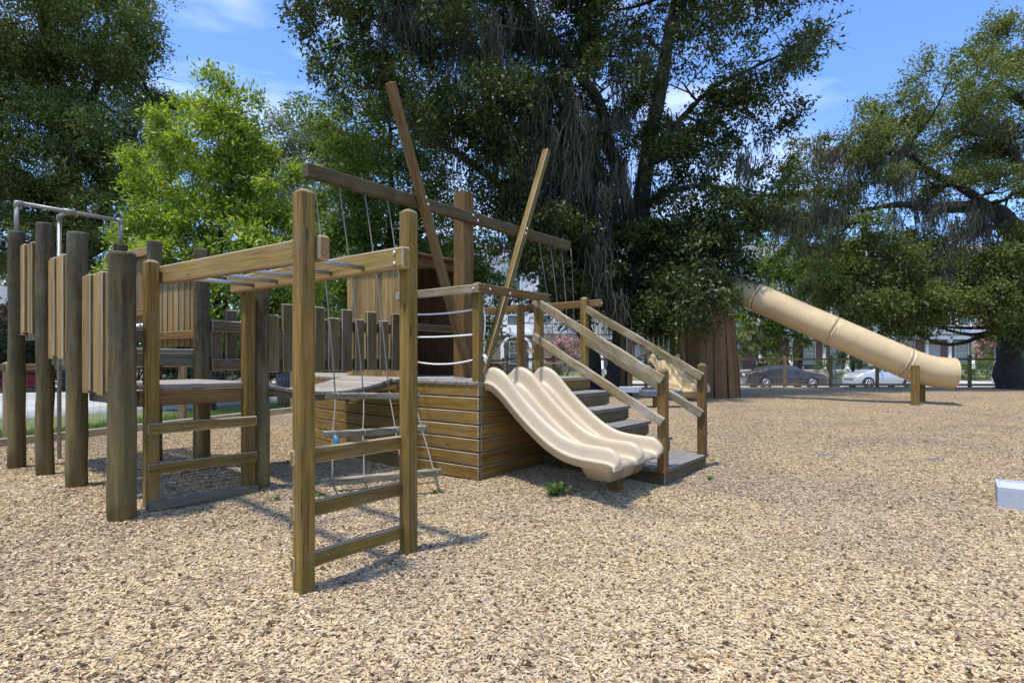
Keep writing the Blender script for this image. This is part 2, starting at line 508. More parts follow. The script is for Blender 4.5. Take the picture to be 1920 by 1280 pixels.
def groundmats():
    m, n, b = newmat('lawn')
    ge = n.nodes.new('ShaderNodeNewGeometry')
    pos = ge.outputs['Position']
    f = noise(n, pos, 14, 6, 0.7)
    f2 = noise(n, pos, 0.35, 5, 0.6)
    col = ramp(n, f, [(0.3, (0.05, 0.075, 0.02)), (0.7, (0.15, 0.19, 0.055))])
    col = mixc(n, ramp(n, f2, [(0.4, (0, 0, 0)), (0.7, (1, 1, 1))]), col, (0.21, 0.19, 0.09))
    n.links.new(col, b.inputs['Base Color'])
    b.inputs['Roughness'].default_value = 0.9
    bump(n, b, f, 0.8, 0.05)
    m, n, b = newmat('asphalt')
    ge = n.nodes.new('ShaderNodeNewGeometry')
    pos = ge.outputs['Position']
    f = noise(n, pos, 60, 4, 0.7)
    f2 = noise(n, pos, 0.5, 5, 0.65)
    col = ramp(n, f, [(0.3, (0.30, 0.30, 0.30)), (0.7, (0.40, 0.40, 0.40))])
    col = mixc(n, mth(n, 'MULTIPLY', ramp(n, f2, [(0.4, (0, 0, 0)), (0.7, (1, 1, 1))]), 0.4), col, (0.46, 0.45, 0.44))
    n.links.new(col, b.inputs['Base Color'])
    b.inputs['Roughness'].default_value = 0.9
    m, n, b = newmat('brick')
    t = n.nodes.new('ShaderNodeTexCoord')
    br = n.nodes.new('ShaderNodeTexBrick')
    br.inputs['Scale'].default_value = 4.5
    br.inputs['Color1'].default_value = (0.25, 0.17, 0.135, 1)
    br.inputs['Color2'].default_value = (0.17, 0.115, 0.095, 1)
    br.inputs['Mortar'].default_value = (0.36, 0.33, 0.30, 1)
    br.inputs['Mortar Size'].default_value = 0.018
    mpx = n.nodes.new('ShaderNodeMapping')
    mpx.inputs['Rotation'].default_value = (R(90), 0, 0)
    n.links.new(t.outputs['Object'], mpx.inputs[0])
    n.links.new(mpx.outputs[0], br.inputs['Vector'])
    n.links.new(br.outputs[0], b.inputs['Base Color'])
    b.inputs['Roughness'].default_value = 0.9
    for nm, c in (('siding_white', (0.76, 0.76, 0.75)), ('siding_blue', (0.55, 0.58, 0.60)), ('siding_tan', (0.62, 0.56, 0.46))):
        m, n, b = newmat(nm)
        t = n.nodes.new('ShaderNodeTexCoord')
        s = n.nodes.new('ShaderNodeSeparateXYZ')
        n.links.new(t.outputs['Object'], s.inputs[0])
        fr = mth(n, 'FRACT', mth(n, 'MULTIPLY', s.outputs[2], 5.5))
        col = ramp(n, fr, [(0.0, tuple(x * 0.45 for x in c)), (0.12, c), (1.0, c)])
        n.links.new(col, b.inputs['Base Color'])
        b.inputs['Roughness'].default_value = 0.7
        bump(n, b, fr, 0.6, 0.03)


groundmats()
# ------------------------------------------------------------------ object helpers
def tag(o, label, cat, group=None):
    o['label'] = label
    o['category'] = cat
    if group:
        o['group'] = group
    return o


class Thing:
    """an Empty at the base of a thing; parts are given in the playground frame (a, b, z) or, world=True, in metres about loc"""

    def __init__(s, name, label, cat, loc, rot=0.0, group=None, frame=False):
        o = bpy.data.objects.new(name, None)
        o.empty_display_size = 0.1
        COL.objects.link(o)
        if frame:
            x, y = F(loc[0], loc[1])
            o.location = (x, y, loc[2])
            o.rotation_euler = (0, 0, TH)
            s.off = Vector(loc)
        else:
            o.location = loc
            o.rotation_euler = (0, 0, rot)
            s.off = Vector((0, 0, 0))
        tag(o, label, cat, group)
        s.o = o


def link(name, me, parent=None, mat=None):
    o = bpy.data.objects.new(name, me)
    COL.objects.link(o)
    if parent is not None:
        o.parent = parent
    if mat is not None and len(me.materials) == 0:
        me.materials.append(MATS[mat])
    return o


MC = {}


def box_mesh(L, Wd, H, bev, mat):
    k = ('b', round(L, 3), round(Wd, 3), round(H, 3), round(bev, 4), mat)
    if k in MC:
        return MC[k]
    bm = bmesh.new()
    bmesh.ops.create_cube(bm, size=1)
    bmesh.ops.scale(bm, vec=(L, Wd, H), verts=bm.verts)
    if bev > 0:
        bmesh.ops.bevel(bm, geom=bm.edges[:], offset=min(bev, 0.3 * min(L, Wd, H)), segments=1, affect='EDGES')
    if bev > 0 and mat in EDGED:
        bm.normal_update()
        for f in bm.faces:
            if max(abs(c) for c in f.normal) < 0.95:
                f.material_index = 1
    me = bpy.data.meshes.new('board')
    bm.to_mesh(me)
    bm.free()
    me.materials.append(MATS[mat])
    if bev > 0 and mat in EDGED:
        me.materials.append(MATS['worn_edge'])
    MC[k] = me
    return me


def frame_matrix(p0, p1, up):
    p0, p1 = Vector(p0), Vector(p1)
    x = (p1 - p0).normalized()
    up = Vector(up)
    if abs(x.dot(up)) > 0.99:
        up = Vector((0, 1, 0)) if abs(x.y) < 0.9 else Vector((1, 0, 0))
    y = up.cross(x).normalized()
    z = x.cross(y)
    m = Matrix((x, y, z)).transposed().to_4x4()
    m.translation = (p0 + p1) / 2
    return m


def par(t):
    return t.o if isinstance(t, Thing) else t


def offs(t):
    return t.off if isinstance(t, Thing) else Vector((0, 0, 0))


def board(t, name, p0, p1, wd, h, mat, up=(0, 0, 1), bev=0.006, off=None):
    """a timber from p0 to p1: wd across, h along up"""
    of = offs(t) if off is None else off
    p0, p1 = Vector(p0) - of, Vector(p1) - of
    o = link(name, box_mesh((p1 - p0).length, wd, h, bev, mat), par(t))
    o.matrix_local = frame_matrix(p0, p1, up)
    return o


def post_mesh(L, Wd, D, mat, tip):
    k = ('p', round(L, 3), round(Wd, 3), round(D, 3), mat, tip)
    if k in MC:
        return MC[k]
    bm = bmesh.new()
    c = 0.009
    def ring(x, s):
        w, d = Wd / 2 * s, D / 2 * s
        cc = c * s
        pts = [(w - cc, d), (w, d - cc), (w, -d + cc), (w - cc, -d), (-w + cc, -d), (-w, -d + cc), (-w, d - cc), (-w + cc, d)]
        return [bm.verts.new((x, py, pz)) for py, pz in pts]
    rs = [ring(-L / 2, 1), ring(L / 2 - tip, 1), ring(L / 2 - tip * 0.8, 0.93), ring(L / 2, 0.45)]
    for r0, r1 in zip(rs[:-1], rs[1:]):
        for i in range(8):
            bm.faces.new((r0[i], r1[i], r1[(i + 1) % 8], r0[(i + 1) % 8]))
    bm.faces.new(rs[-1])
    bm.faces.new(rs[0][::-1])
    bmesh.ops.recalc_face_normals(bm, faces=bm.faces)
    me = bpy.data.meshes.new('post')
    bm.to_mesh(me)
    bm.free()
    me.materials.append(MATS[mat])
    MC[k] = me
    return me


def post(t, name, p0, p1, wd, d, mat, tip=0.02, up=(0, 1, 0)):
    p0, p1 = Vector(p0) - offs(t), Vector(p1) - offs(t)
    o = link(name, post_mesh((p1 - p0).length, wd, d, mat, tip), par(t))
    o.matrix_local = frame_matrix(p0, p1, up)
    return o


def rough_board(t, name, p0, p1, wd, h, mat, amp=0.006, up=(0, 0, 1), seed=0):
    """a weathered timber with an uneven outline"""
    p0, p1 = Vector(p0) - offs(t), Vector(p1) - offs(t)
    L = (p1 - p0).length
    rg = np.random.default_rng(seed)
    n = max(8, int(L / 0.07))
    bm = bmesh.new()
    rings = []
    ph = rg.uniform(0, 6, 8)
    for i in range(n + 1):
        x = -L / 2 + L * i / n
        r = []
        for k, (sy, sz) in enumerate(((1, .8), (.8, 1), (-.8, 1), (-1, .8), (-1, -.8), (-.8, -1), (.8, -1), (1, -.8))):
            j = amp * (math.sin(x * 7 + ph[k]) * 0.6 + math.sin(x * 19 + ph[7 - k]) * 0.4 + rg.normal(0, 0.35))
            r.append(bm.verts.new((x, sy * wd / 2 + (j if abs(sy) == 1 else 0), sz * h / 2 + j * np.sign(sz))))
        rings.append(r)
    for r0, r1 in zip(rings[:-1], rings[1:]):
        for i in range(8):
            bm.faces.new((r0[i], r1[i], r1[(i + 1) % 8], r0[(i + 1) % 8]))
    bm.faces.new(rings[0][::-1])
    bm.faces.new(rings[-1])
    bmesh.ops.recalc_face_normals(bm, faces=bm.faces)
    me = bpy.data.meshes.new(name)
    bm.to_mesh(me)
    bm.free()
    o = link(name, me, par(t), mat)
    o.matrix_local = frame_matrix(p0, p1, up)
    return o


def tube_mesh(pts, rad, sides=8, caps=True, wob=0.0, seed=0, name='tube'):
    """swept round tube along pts; rad number or list"""
    pts = [Vector(p) for p in pts]
    n = len(pts)
    rad = [rad] * n if isinstance(rad, (int, float)) else list(rad)
    rg = np.random.default_rng(seed)
    T = []
    for i in range(n):
        a = pts[max(0, i - 1)]
        b = pts[min(n - 1, i + 1)]
        T.append((b - a).normalized())
    nrm = T[0].orthogonal().normalized()
    vs, fs = [], []
    for i in range(n):
        if i:
            q = T[i - 1].rotation_difference(T[i])
            nrm = (q @ nrm).normalized()
        bn = T[i].cross(nrm).normalized()
        for k in range(sides):
            an = 2 * math.pi * k / sides
            r = rad[i] * (1 + (rg.normal(0, wob) if wob else 0))
            vs.append(pts[i] + (nrm * math.cos(an) + bn * math.sin(an)) * r)
    for i in range(n - 1):
        for k in range(sides):
            a = i * sides + k
            b = i * sides + (k + 1) % sides
            fs.append((a, b, b + sides, a + sides))
    if caps:
        fs.append(tuple(range(sides))[::-1])
        fs.append(tuple(range((n - 1) * sides, n * sides)))
    me = bpy.data.meshes.new(name)
    me.from_pydata([tuple(v) for v in vs], [], fs)
    me.polygons.foreach_set('use_smooth', [len(p.vertices) == 4 for p in me.polygons])
    me.update()
    return me


def tube(t, name, pts, rad, mat, sides=8, wob=0.0, seed=0, caps=True):
    of = offs(t)
    me = tube_mesh([Vector(p) - of for p in pts], rad, sides, caps, wob, seed, name)
    return link(name, me, par(t), mat)


def merge_meshes(name, parts):
    bm = bmesh.new()
    for me in parts:
        bm.from_mesh(me)
        bpy.data.meshes.remove(me)
    me = bpy.data.meshes.new(name)
    bm.to_mesh(me)
    bm.free()
    return me


def log(t, name, a, b, z0, z1, r, mat, seed):
    """a round upright log; own x axis along its length so the grain follows it"""
    L = z1 - z0
    n = 9
    rg = np.random.default_rng(seed)
    pts, rad = [], []
    for i in range(n):
        f = i / (n - 1)
        pts.append((-L / 2 + f * L, rg.normal(0, 0.003), rg.normal(0, 0.003)))
        rad.append(r * (1.05 - 0.09 * f) * (1 + rg.normal(0, 0.012)))
    pts[-2] = (L / 2 - 0.03, 0, 0)
    pts[-1] = (L / 2 - 0.012, 0, 0)
    rad[-1] = rad[-2] = rad[-3]
    pts += [(L / 2, 0, 0)]
    rad += [rad[-1] * 0.9]
    me = tube_mesh(pts, rad, 24, True, 0.004, seed, name)
    o = link(name, me, par(t), mat)
    p0, p1 = Vector((a, b, z0)) - offs(t), Vector((a, b, z1)) - offs(t)
    o.matrix_local = frame_matrix(p0, p1, (0, 1, 0))
    return o


def bolt(t, p, ax, r=0.014):
    p = Vector(p) - offs(t)
    k = ('bolt', r)
    if k not in MC:
        me = tube_mesh([(0, 0, -0.004), (0, 0, 0.006), (0, 0, 0.010)], [r, r * 0.95, r * 0.5], 10, True, name='bolt')
        me.materials.append(MATS['bolt_zinc'])
        MC[k] = me
    o = link('bolt', MC[k], par(t))
    o.matrix_local = Matrix.Translation(p) @ Vector(ax).to_track_quat('Z', 'Y').to_matrix().to_4x4()
    return o


def struct(name, me, mat):
    o = link(name, me, None, mat)
    o['kind'] = 'structure'
    return o


def grid_mesh(name, xs, ys, zf):
    X, Y = np.meshgrid(xs, ys)
    Z = zf(X, Y)
    vs = np.stack([X.ravel(), Y.ravel(), Z.ravel()], 1)
    nx, ny = len(xs), len(ys)
    i = np.arange(ny - 1)[:, None] * nx + np.arange(nx - 1)[None, :]
    fs = np.stack([i, i + 1, i + nx + 1, i + nx], -1).reshape(-1, 4)
    return np_mesh(name, vs, fs, True)


def np_mesh(name, vs, fs, smooth=False):
    me = bpy.data.meshes.new(name)
    vs = np.asarray(vs, np.float32)
    fs = np.asarray(fs, np.int32)
    me.vertices.add(len(vs))
    me.vertices.foreach_set('co', vs.ravel())
    k = fs.shape[1]
    me.loops.add(fs.size)
    me.loops.foreach_set('vertex_index', fs.ravel())
    me.polygons.add(len(fs))
    me.polygons.foreach_set('loop_start', np.arange(len(fs), dtype=np.int32) * k)
    if smooth:
        me.polygons.foreach_set('use_smooth', np.ones(len(fs), bool))
    me.update(calc_edges=True)
    return me


# ------------------------------------------------------------------ ground, roads
xs = np.concatenate([[-2000, -600, -200, -100], np.arange(-60, 80.1, 0.8), [110, 200, 600, 2000]])
ys = np.concatenate([[-1500, -300, -60, -20], np.arange(-8, 60.1, 0.6), [75, 110, 200, 600, 2200]])
struct('ground', grid_mesh('ground', xs, ys, lambda x, y: g(x, y) - 0.10), 'lawn')

# mulch yard: bounded on the left by the slanting timber edge, at the back by the post fence
def edge_x(y):
    return -7.3 + (y - 8.2) * 2.35 / 4.8


def yard_mesh():
    ys_ = np.concatenate([np.arange(-6, 2, 0.5), np.arange(2, 14, 0.1), np.arange(14, 24.6, 0.25)])
    n = 150
    vs, fs = [], []
    for y in ys_:
        x0 = max(-14.0, edge_x(y)) if y > 2 else -12
        x0 = edge_x(y)
        x = x0 + (30 - x0) * (np.linspace(0, 1, n) ** 1.35)
        vs.append(np.stack([x, np.full(n, y), g(x, y)], 1))
    i = np.arange(len(ys_) - 1)[:, None] * n + np.arange(n - 1)[None, :]
    fs = np.stack([i, i + 1, i + n + 1, i + n], -1).reshape(-1, 4)
    return np_mesh('mulch_yard', np.concatenate(vs), fs, True)


struct('mulch_yard', yard_mesh(), 'mulch')


def ribbon(name, cl, w, mat, lift, sub=30):
    """flat strip following a centre line; w half width(s)"""
    cl = np.array(cl, float)
    k = np.linspace(0, len(cl) - 1, (len(cl) - 1) * sub + 1)
    x = np.interp(k, np.arange(len(cl)), cl[:, 0])
    y = np.interp(k, np.arange(len(cl)), cl[:, 1])
    for _ in range(sub):
        x[1:-1] = (x[:-2] + x[1:-1] * 2 + x[2:]) / 4
        y[1:-1] = (y[:-2] + y[1:-1] * 2 + y[2:]) / 4
    tx, ty = np.gradient(x), np.gradient(y)
    l = np.hypot(tx, ty)
    nx, ny = -ty / l, tx / l
    m = 9
    vs = []
    for s in np.linspace(-1, 1, m):
        px, py = x + nx * w * s, y + ny * w * s
        vs.append(np.stack([px, py, g(px, py) + lift], 1))
    vs = np.stack(vs, 1).reshape(-1, 3)
    i = np.arange(len(x) - 1)[:, None] * m + np.arange(m - 1)[None, :]
    fs = np.stack([i, i + m, i + m + 1, i + 1], -1).reshape(-1, 4)[:, ::-1]
    return struct(name, np_mesh(name, vs, fs, True), mat), (x, y, nx, ny)


def kerb(name, x, y, nx, ny, off, side, lift=0.02):
    w = 0.16
    vs, n = [], len(x)
    for o_, z_ in ((off, -0.15), (off, 0.12), (off + side * w, 0.12), (off + side * w, -0.15)):
        px, py = x + nx * o_, y + ny * o_
        vs.append(np.stack([px, py, g(px, py) + z_ + lift - 0.02], 1))
    vs = np.stack(vs, 1).reshape(-1, 3)
    i = np.arange(n - 1)[:, None] * 4 + np.arange(3)[None, :]
    fs = np.stack([i, i + 4, i + 5, i + 1], -1).reshape(-1, 4)
    struct(name, np_mesh(name, vs, fs), 'kerb')


r1, c1 = ribbon('street', [(-70, 37), (-20, 37), (20, 37), (90, 37)], 5.2, 'asphalt', -0.03)
kerb('street_kerb', *c1, 5.2, 1)
kerb('street_kerb_near', *c1, -5.2, -1)
ribbon('street_pavement', [(-70, 44.2), (20, 44.2), (90, 44.2)], 0.75, 'concrete', 0.03)
r2, c2 = ribbon('side_street', [(-46, 8), (-30, 9.5), (-17, 12.6), (-11.5, 16.4), (-8.6, 22), (-7.0, 31.6)], 3.3, 'asphalt', -0.02)
kerb('side_street_kerb', *c2, 3.3, 1)
kerb('side_street_kerb_near', *c2, -3.3, -1)

# wood chips lying on the yard, thousands of them
def chips():
    ys_ = np.concatenate([np.arange(1.9, 8, 0.09), np.arange(8, 22, 0.25)])
    xs_ = np.concatenate([np.arange(-12, -6, 0.25), np.arange(-6, 6, 0.1), np.arange(6, 21, 0.25)])
    X, Y = np.meshgrid(xs_, ys_)
    nx = len(xs_)
    vs = np.stack([X.ravel(), Y.ravel(), g(X, Y).ravel() + 0.002], 1)
    i = np.arange(len(ys_) - 1)[:, None] * nx + np.arange(nx - 1)[None, :]
    fs = np.stack([i, i + 1, i + nx + 1, i + nx], -1).reshape(-1, 4)
    cx, cy = vs[fs].mean(1)[:, 0], vs[fs].mean(1)[:, 1]
    keep = (np.abs(cx) < cy * 0.98 + 0.6) & (cx > edge_x(cy) + 0.15)
    me = np_mesh('mulch_chips', vs, fs[keep])
    d = np.interp(vs[:, 1], [2, 3.5, 6, 9, 13, 22], [11500, 10000, 5000, 2300, 900, 350])
    at = me.attributes.new('dens', 'FLOAT', 'POINT')
    at.data.foreach_set('value', d.astype(np.float32))
    o = bpy.data.objects.new('mulch_chips', me)
    COL.objects.link(o)
    tag(o, 'tan and grey wood chips strewn over the whole play yard', 'wood chips')
    o['kind'] = 'stuff'
    me.materials.append(MATS['chip'])
    ng = bpy.data.node_groups.new('scatter_chips', 'GeometryNodeTree')
    ng.interface.new_socket('Geometry', in_out='INPUT', socket_type='NodeSocketGeometry')
    ng.interface.new_socket('Geometry', in_out='OUTPUT', socket_type='NodeSocketGeometry')
    nd, lk = ng.nodes, ng.links
    gi = nd.new('NodeGroupInput')
    go = nd.new('NodeGroupOutput')
    at = nd.new('GeometryNodeInputNamedAttribute')
    at.data_type = 'FLOAT'
    at.inputs['Name'].default_value = 'dens'
    dp = nd.new('GeometryNodeDistributePointsOnFaces')
    lk.new(gi.outputs[0], dp.inputs['Mesh'])
    lk.new(at.outputs['Attribute'], dp.inputs['Density'])
    cy_ = nd.new('GeometryNodeMeshCylinder')
    cy_.inputs['Vertices'].default_value = 5
    cy_.inputs['Radius'].default_value = 0.5
    cy_.inputs['Depth'].default_value = 1
    smn = nd.new('GeometryNodeSetMaterial')
    smn.inputs['Material'].default_value = MATS['chip']
    lk.new(cy_.outputs['Mesh'], smn.inputs['Geometry'])
    ip = nd.new('GeometryNodeInstanceOnPoints')
    rs = nd.new('FunctionNodeRandomValue')
    rs.data_type = 'FLOAT_VECTOR'
    rs.inputs[0].default_value = (0.010, 0.0045, 0.002)
    rs.inputs[1].default_value = (0.050, 0.014, 0.005)
    rr = nd.new('FunctionNodeRandomValue')
    rr.data_type = 'FLOAT_VECTOR'
    rr.inputs[0].default_value = (-0.3, -0.2, 0)
    rr.inputs[1].default_value = (0.3, 0.2, 6.283)
    rr.inputs['Seed'].default_value = 5
    lk.new(dp.outputs['Points'], ip.inputs['Points'])
    lk.new(smn.outputs[0], ip.inputs['Instance'])
    lk.new(rs.outputs[0], ip.inputs['Scale'])
    lk.new(rr.outputs[0], ip.inputs['Rotation'])
    sp = nd.new('GeometryNodeSetPosition')
    ro = nd.new('FunctionNodeRandomValue')
    ro.data_type = 'FLOAT_VECTOR'
    ro.inputs[0].default_value = (0, 0, 0)
    ro.inputs[1].default_value = (0, 0, 0.012)
    ro.inputs['Seed'].default_value = 9
    lk.new(ip.outputs[0], sp.inputs['Geometry'])
    lk.new(ro.outputs[0], sp.inputs['Offset'])
    lk.new(sp.outputs[0], go.inputs[0])
    md = o.modifiers.new('scatter', 'NODES')
    md.node_group = ng


chips()


def litter():
    rg_ = np.random.default_rng(44)
    k = 5200
    y_ = 2.2 + rg_.uniform(0, 1, k) ** 1.3 * 12
    x_ = rg_.uniform(-1, 1, k) * y_ * 0.95
    ok = x_ > edge_x(y_) + 0.2
    x_, y_ = x_[ok], y_[ok]
    k = len(x_)
    c = np.stack([x_, y_, g(x_, y_) + 0.016], 1)
    an = rg_.uniform(0, 6.28, k)
    ax = np.stack([np.cos(an), np.sin(an), rg_.normal(0, 0.25, k)], 1)
    sd_ = np.stack([-np.sin(an), np.cos(an), rg_.normal(0, 0.35, k)], 1)
    twig = rg_.uniform(0, 1, k) < 0.35
    l = np.where(twig, rg_.uniform(0.05, 0.14, k), rg_.uniform(0.02, 0.05, k))[:, None]
    w = np.where(twig, 0.003, rg_.uniform(0.006, 0.014, k))[:, None]
    up = np.array([0, 0, 1.0]) * np.where(twig, 0.003, 0.006)[:, None]
    vs = np.stack([c - ax * l / 2, c + sd_ * w + up, c + ax * l / 2, c - sd_ * w + up], 1).reshape(-1, 3)
    o = link('fallen_leaves', np_mesh('fallen_leaves', vs, np.arange(4 * k).reshape(-1, 4)), None, 'litter')
    tag(o, 'dry brown leaves and twigs scattered over the wood chips', 'leaf litter')
    o['kind'] = 'stuff'


leafmat('litter', (0.04, 0.028, 0.018), (0.11, 0.07, 0.035), (0.24, 0.17, 0.09), 0.1, 0.8)
litter()
# ================================================================== PLAYGROUND (frame a, b; stern corner of the ship at 0, 0)
def gz(a, b):
    x, y = F(a, b)
    return float(g(x, y))


# ------------------------------------------------------------------ monkey bars
def monkey_bars():
    t = Thing('monkey_bars', 'golden timber monkey bars with steel rungs and a three-rung ladder at the near end', 'monkey bars', (-2.15, 0.1, 0), frame=True)
    A, B, C, D = (-2.53, -0.93), (-1.76, -0.93), (-2.545, 1.13), (-1.775, 1.13)
    for (a, b), zt in ((A, 2.265), (B, 2.31), (C, 2.09), (D, 2.0)):
        s = 0.092
        post(t, 'post', (a, b, gz(a, b) - 0.15), (a, b, zt), s, s, 'timber_gold', 0.024)
    for z in (0.775, 0.472, 0.185):          # near ladder, let into the far side of the posts
        board(t, 'rung', (A[0] - 0.052, A[1] + 0.036, z), (B[0] - 0.02, B[1] + 0.036, z), 0.038, 0.088, 'timber_gold')
    for z in (0.79, 0.478):                  # ladder up to the fort
        board(t, 'rung', (C[0] - 0.046, C[1] - 0.052, z), (D[0] + 0.046, D[1] - 0.052, z - 0.005), 0.034, 0.084, 'timber_gold')
    z0 = gz(*C)
    board(t, 'rung', (C[0] - 0.05, C[1] - 0.06, gz(*C) + 0.02), (D[0] + 0.05, D[1] - 0.06, gz(*D) + 0.02), 0.06, 0.075, 'log_grey')
    an, af = A[0] + 0.083, B[0] - 0.083
    zc = 1.955
    board(t, 'beam', (an, A[1] - 0.075, zc - 0.01), (an, C[1] + 0.06, zc + 0.03), 0.07, 0.138, 'timber_gold_lit', bev=0.01)
    board(t, 'beam', (af, B[1] - 0.075, zc + 0.02), (af, D[1] + 0.12, zc + 0.02), 0.07, 0.138, 'timber_gold_lit', bev=0.01)
    for b in (-0.608, -0.243, 0.12, 0.48, 0.845):
        tube(t, 'bar', [(an - 0.02, b, zc - 0.012), (af + 0.02, b, zc - 0.012)], 0.0165, 'bar_steel', 12)
    for dz in (-0.035, 0.035):
        bolt(t, (af - 0.036, B[1], zc + 0.02 + dz), (-1, 0, 0), 0.012)
        bolt(t, (an - 0.036 - 0.082, A[1] + 0.0, zc + dz), (-1, 0, 0), 0.009)


monkey_bars()


# ------------------------------------------------------------------ log fort
def fort():
    t = Thing('log_fort', 'stepped fort of dark round logs with cedar slat panels and plank platforms', 'play fort', (-2.15, 2.7, 0), frame=True)
    near = [(-2.766, 1.047, 2.105, .090), (-2.72, 2.23, 2.42, .077), (-2.66, 3.46, 2.69, .074), (-2.68, 4.45, 2.74, .079)]
    far = [(-1.637, 1.175, 2.02, .075), (-1.643, 2.32, 2.45, .077), (-1.66, 3.46, 2.67, .079), (-1.66, 4.5, 2.76, .078)]
    for i, (a, b, z, r) in enumerate(near + far):
        log(t, 'log_post', a, b, gz(a, b) - 0.12, z, r, 'log_dark_top', i + 1)
    lev = [1.126, 1.43, 1.70]
    bs = [(1.13, 2.28), (2.32, 3.46), (3.50, 4.52)]
    for k in range(3):
        z = lev[k]
        b0, b1 = bs[k]
        n = 8
        w = (b1 - b0) / n
        pf = board(t, 'platform', (-2.615, b0 + 0.02, z - 0.105), (-1.72, b0 + 0.02, z - 0.105), 0.045, 0.125, 'log_grey' if k else 'timber_brown')
        board(t, 'joist', (-2.60, b0 + 0.05, z - 0.11), (-2.60, b1, z - 0.11), 0.045, 0.12, 'log_grey')
        board(t, 'joist', (-1.74, b0 + 0.05, z - 0.11), (-1.74, b1, z - 0.11), 0.045, 0.12, 'log_grey')
        for i in range(n):
            bb = b0 + w * (i + 0.5)
            board(t, 'deck_plank', (-2.63, bb, z - 0.02), (-1.71, bb, z - 0.02), w - 0.008, 0.036, 'deck_grey')
    # slat panels on the near side, each slat its own piece
    rg = np.random.default_rng(3)
    pan = [(near[0], near[1], 1.05, 2.02), (near[1], near[2], 1.34, 2.30), (near[2], near[3], 1.60, 2.56)]
    for p0, p1, z0, z1 in pan:
        n = 6
        for i in range(n):
            f = (i + 0.5) / n
            b = p0[1] + 0.09 + (p1[1] - p0[1] - 0.18) * f
            a = p0[0] + (p1[0] - p0[0]) * f + 0.015 + (0.010 if i % 2 else -0.010)
            board(t, 'slat', (a, b, z0 + 0.015 * math.sin(i * 2.1)), (a, b, z1 - 0.02 + 0.03 * f), 0.042, (p1[1] - p0[1] - 0.18) / n - 0.048, 'slat_cedar', up=(0, 1, 0), bev=0.008)
        for z in (z0 + 0.12, z1 - 0.14):
            board(t, 'rail', (p0[0] + 0.055, p0[1], z), (p1[0] + 0.055, p1[1], z), 0.036, 0.085, 'timber_brown')
    pan = [(far[1], far[2], 1.46, 2.30), (far[2], far[3], 1.75, 2.58)]
    for p0, p1, z0, z1 in pan:
        n = 7
        for i in range(n):
            f = (i + 0.5) / n
            b = p0[1] + 0.10 + (p1[1] - p0[1] - 0.2) * f
            a = p0[0] + (p1[0] - p0[0]) * f
            board(t, 'slat', (a, b, z0), (a, b, z1 + 0.03 * f), 0.036, 0.098, 'slat_cedar', up=(0, 1, 0), bev=0.008)
        board(t, 'rail', (p0[0] - 0.05, p0[1], z1 - 0.02), (p1[0] - 0.05, p1[1], z1 + 0.0), 0.04, 0.10, 'slat_cedar')
        board(t, 'rail', (p0[0] - 0.045, p0[1], z0 + 0.12), (p1[0] - 0.045, p1[1], z0 + 0.12), 0.036, 0.085, 'timber_brown')
    # steel hand frame over the high end with the sliding pole
    fr = Thing('fire_pole_frame', 'galvanised steel pipe frame with sliding pole over the high end of the log fort', 'fire pole', (-2.2, 4.85, 0), frame=True)
    zt = 3.06
    rail = tube(fr, 'top_pipe', [(-2.68, 4.45, zt), (-1.66, 4.5, zt)], 0.0225, 'galv', 12)
    for a, b, z in ((-2.68, 4.45, 2.70), (-1.66, 4.5, 2.72)):
        tube(fr, 'upright', [(a, b, z), (a, b, zt)], 0.0225, 'galv', 12)
        tube(fr, 'elbow', [(a, b, zt - 0.05), (a, b, zt), (a + (0.05 if a < -2 else -0.05), b, zt)], 0.030, 'galv', 12)
    tube(fr, 'arm', [(-2.2, 4.475, zt), (-2.2, 4.83, zt)], 0.0225, 'galv', 12)
    tube(fr, 'tee', [(-2.26, 4.47, zt), (-2.14, 4.477, zt)], 0.031, 'galv', 12)
    tube(fr, 'elbow', [(-2.2, 4.79, zt), (-2.2, 4.84, zt), (-2.2, 4.84, zt - 0.06)], 0.030, 'galv', 12)
    tube(fr, 'pole', [(-2.2, 4.84, gz(-2.2, 4.84) - 0.1), (-2.2, 4.84, zt)], 0.0225, 'galv', 12)


fort()


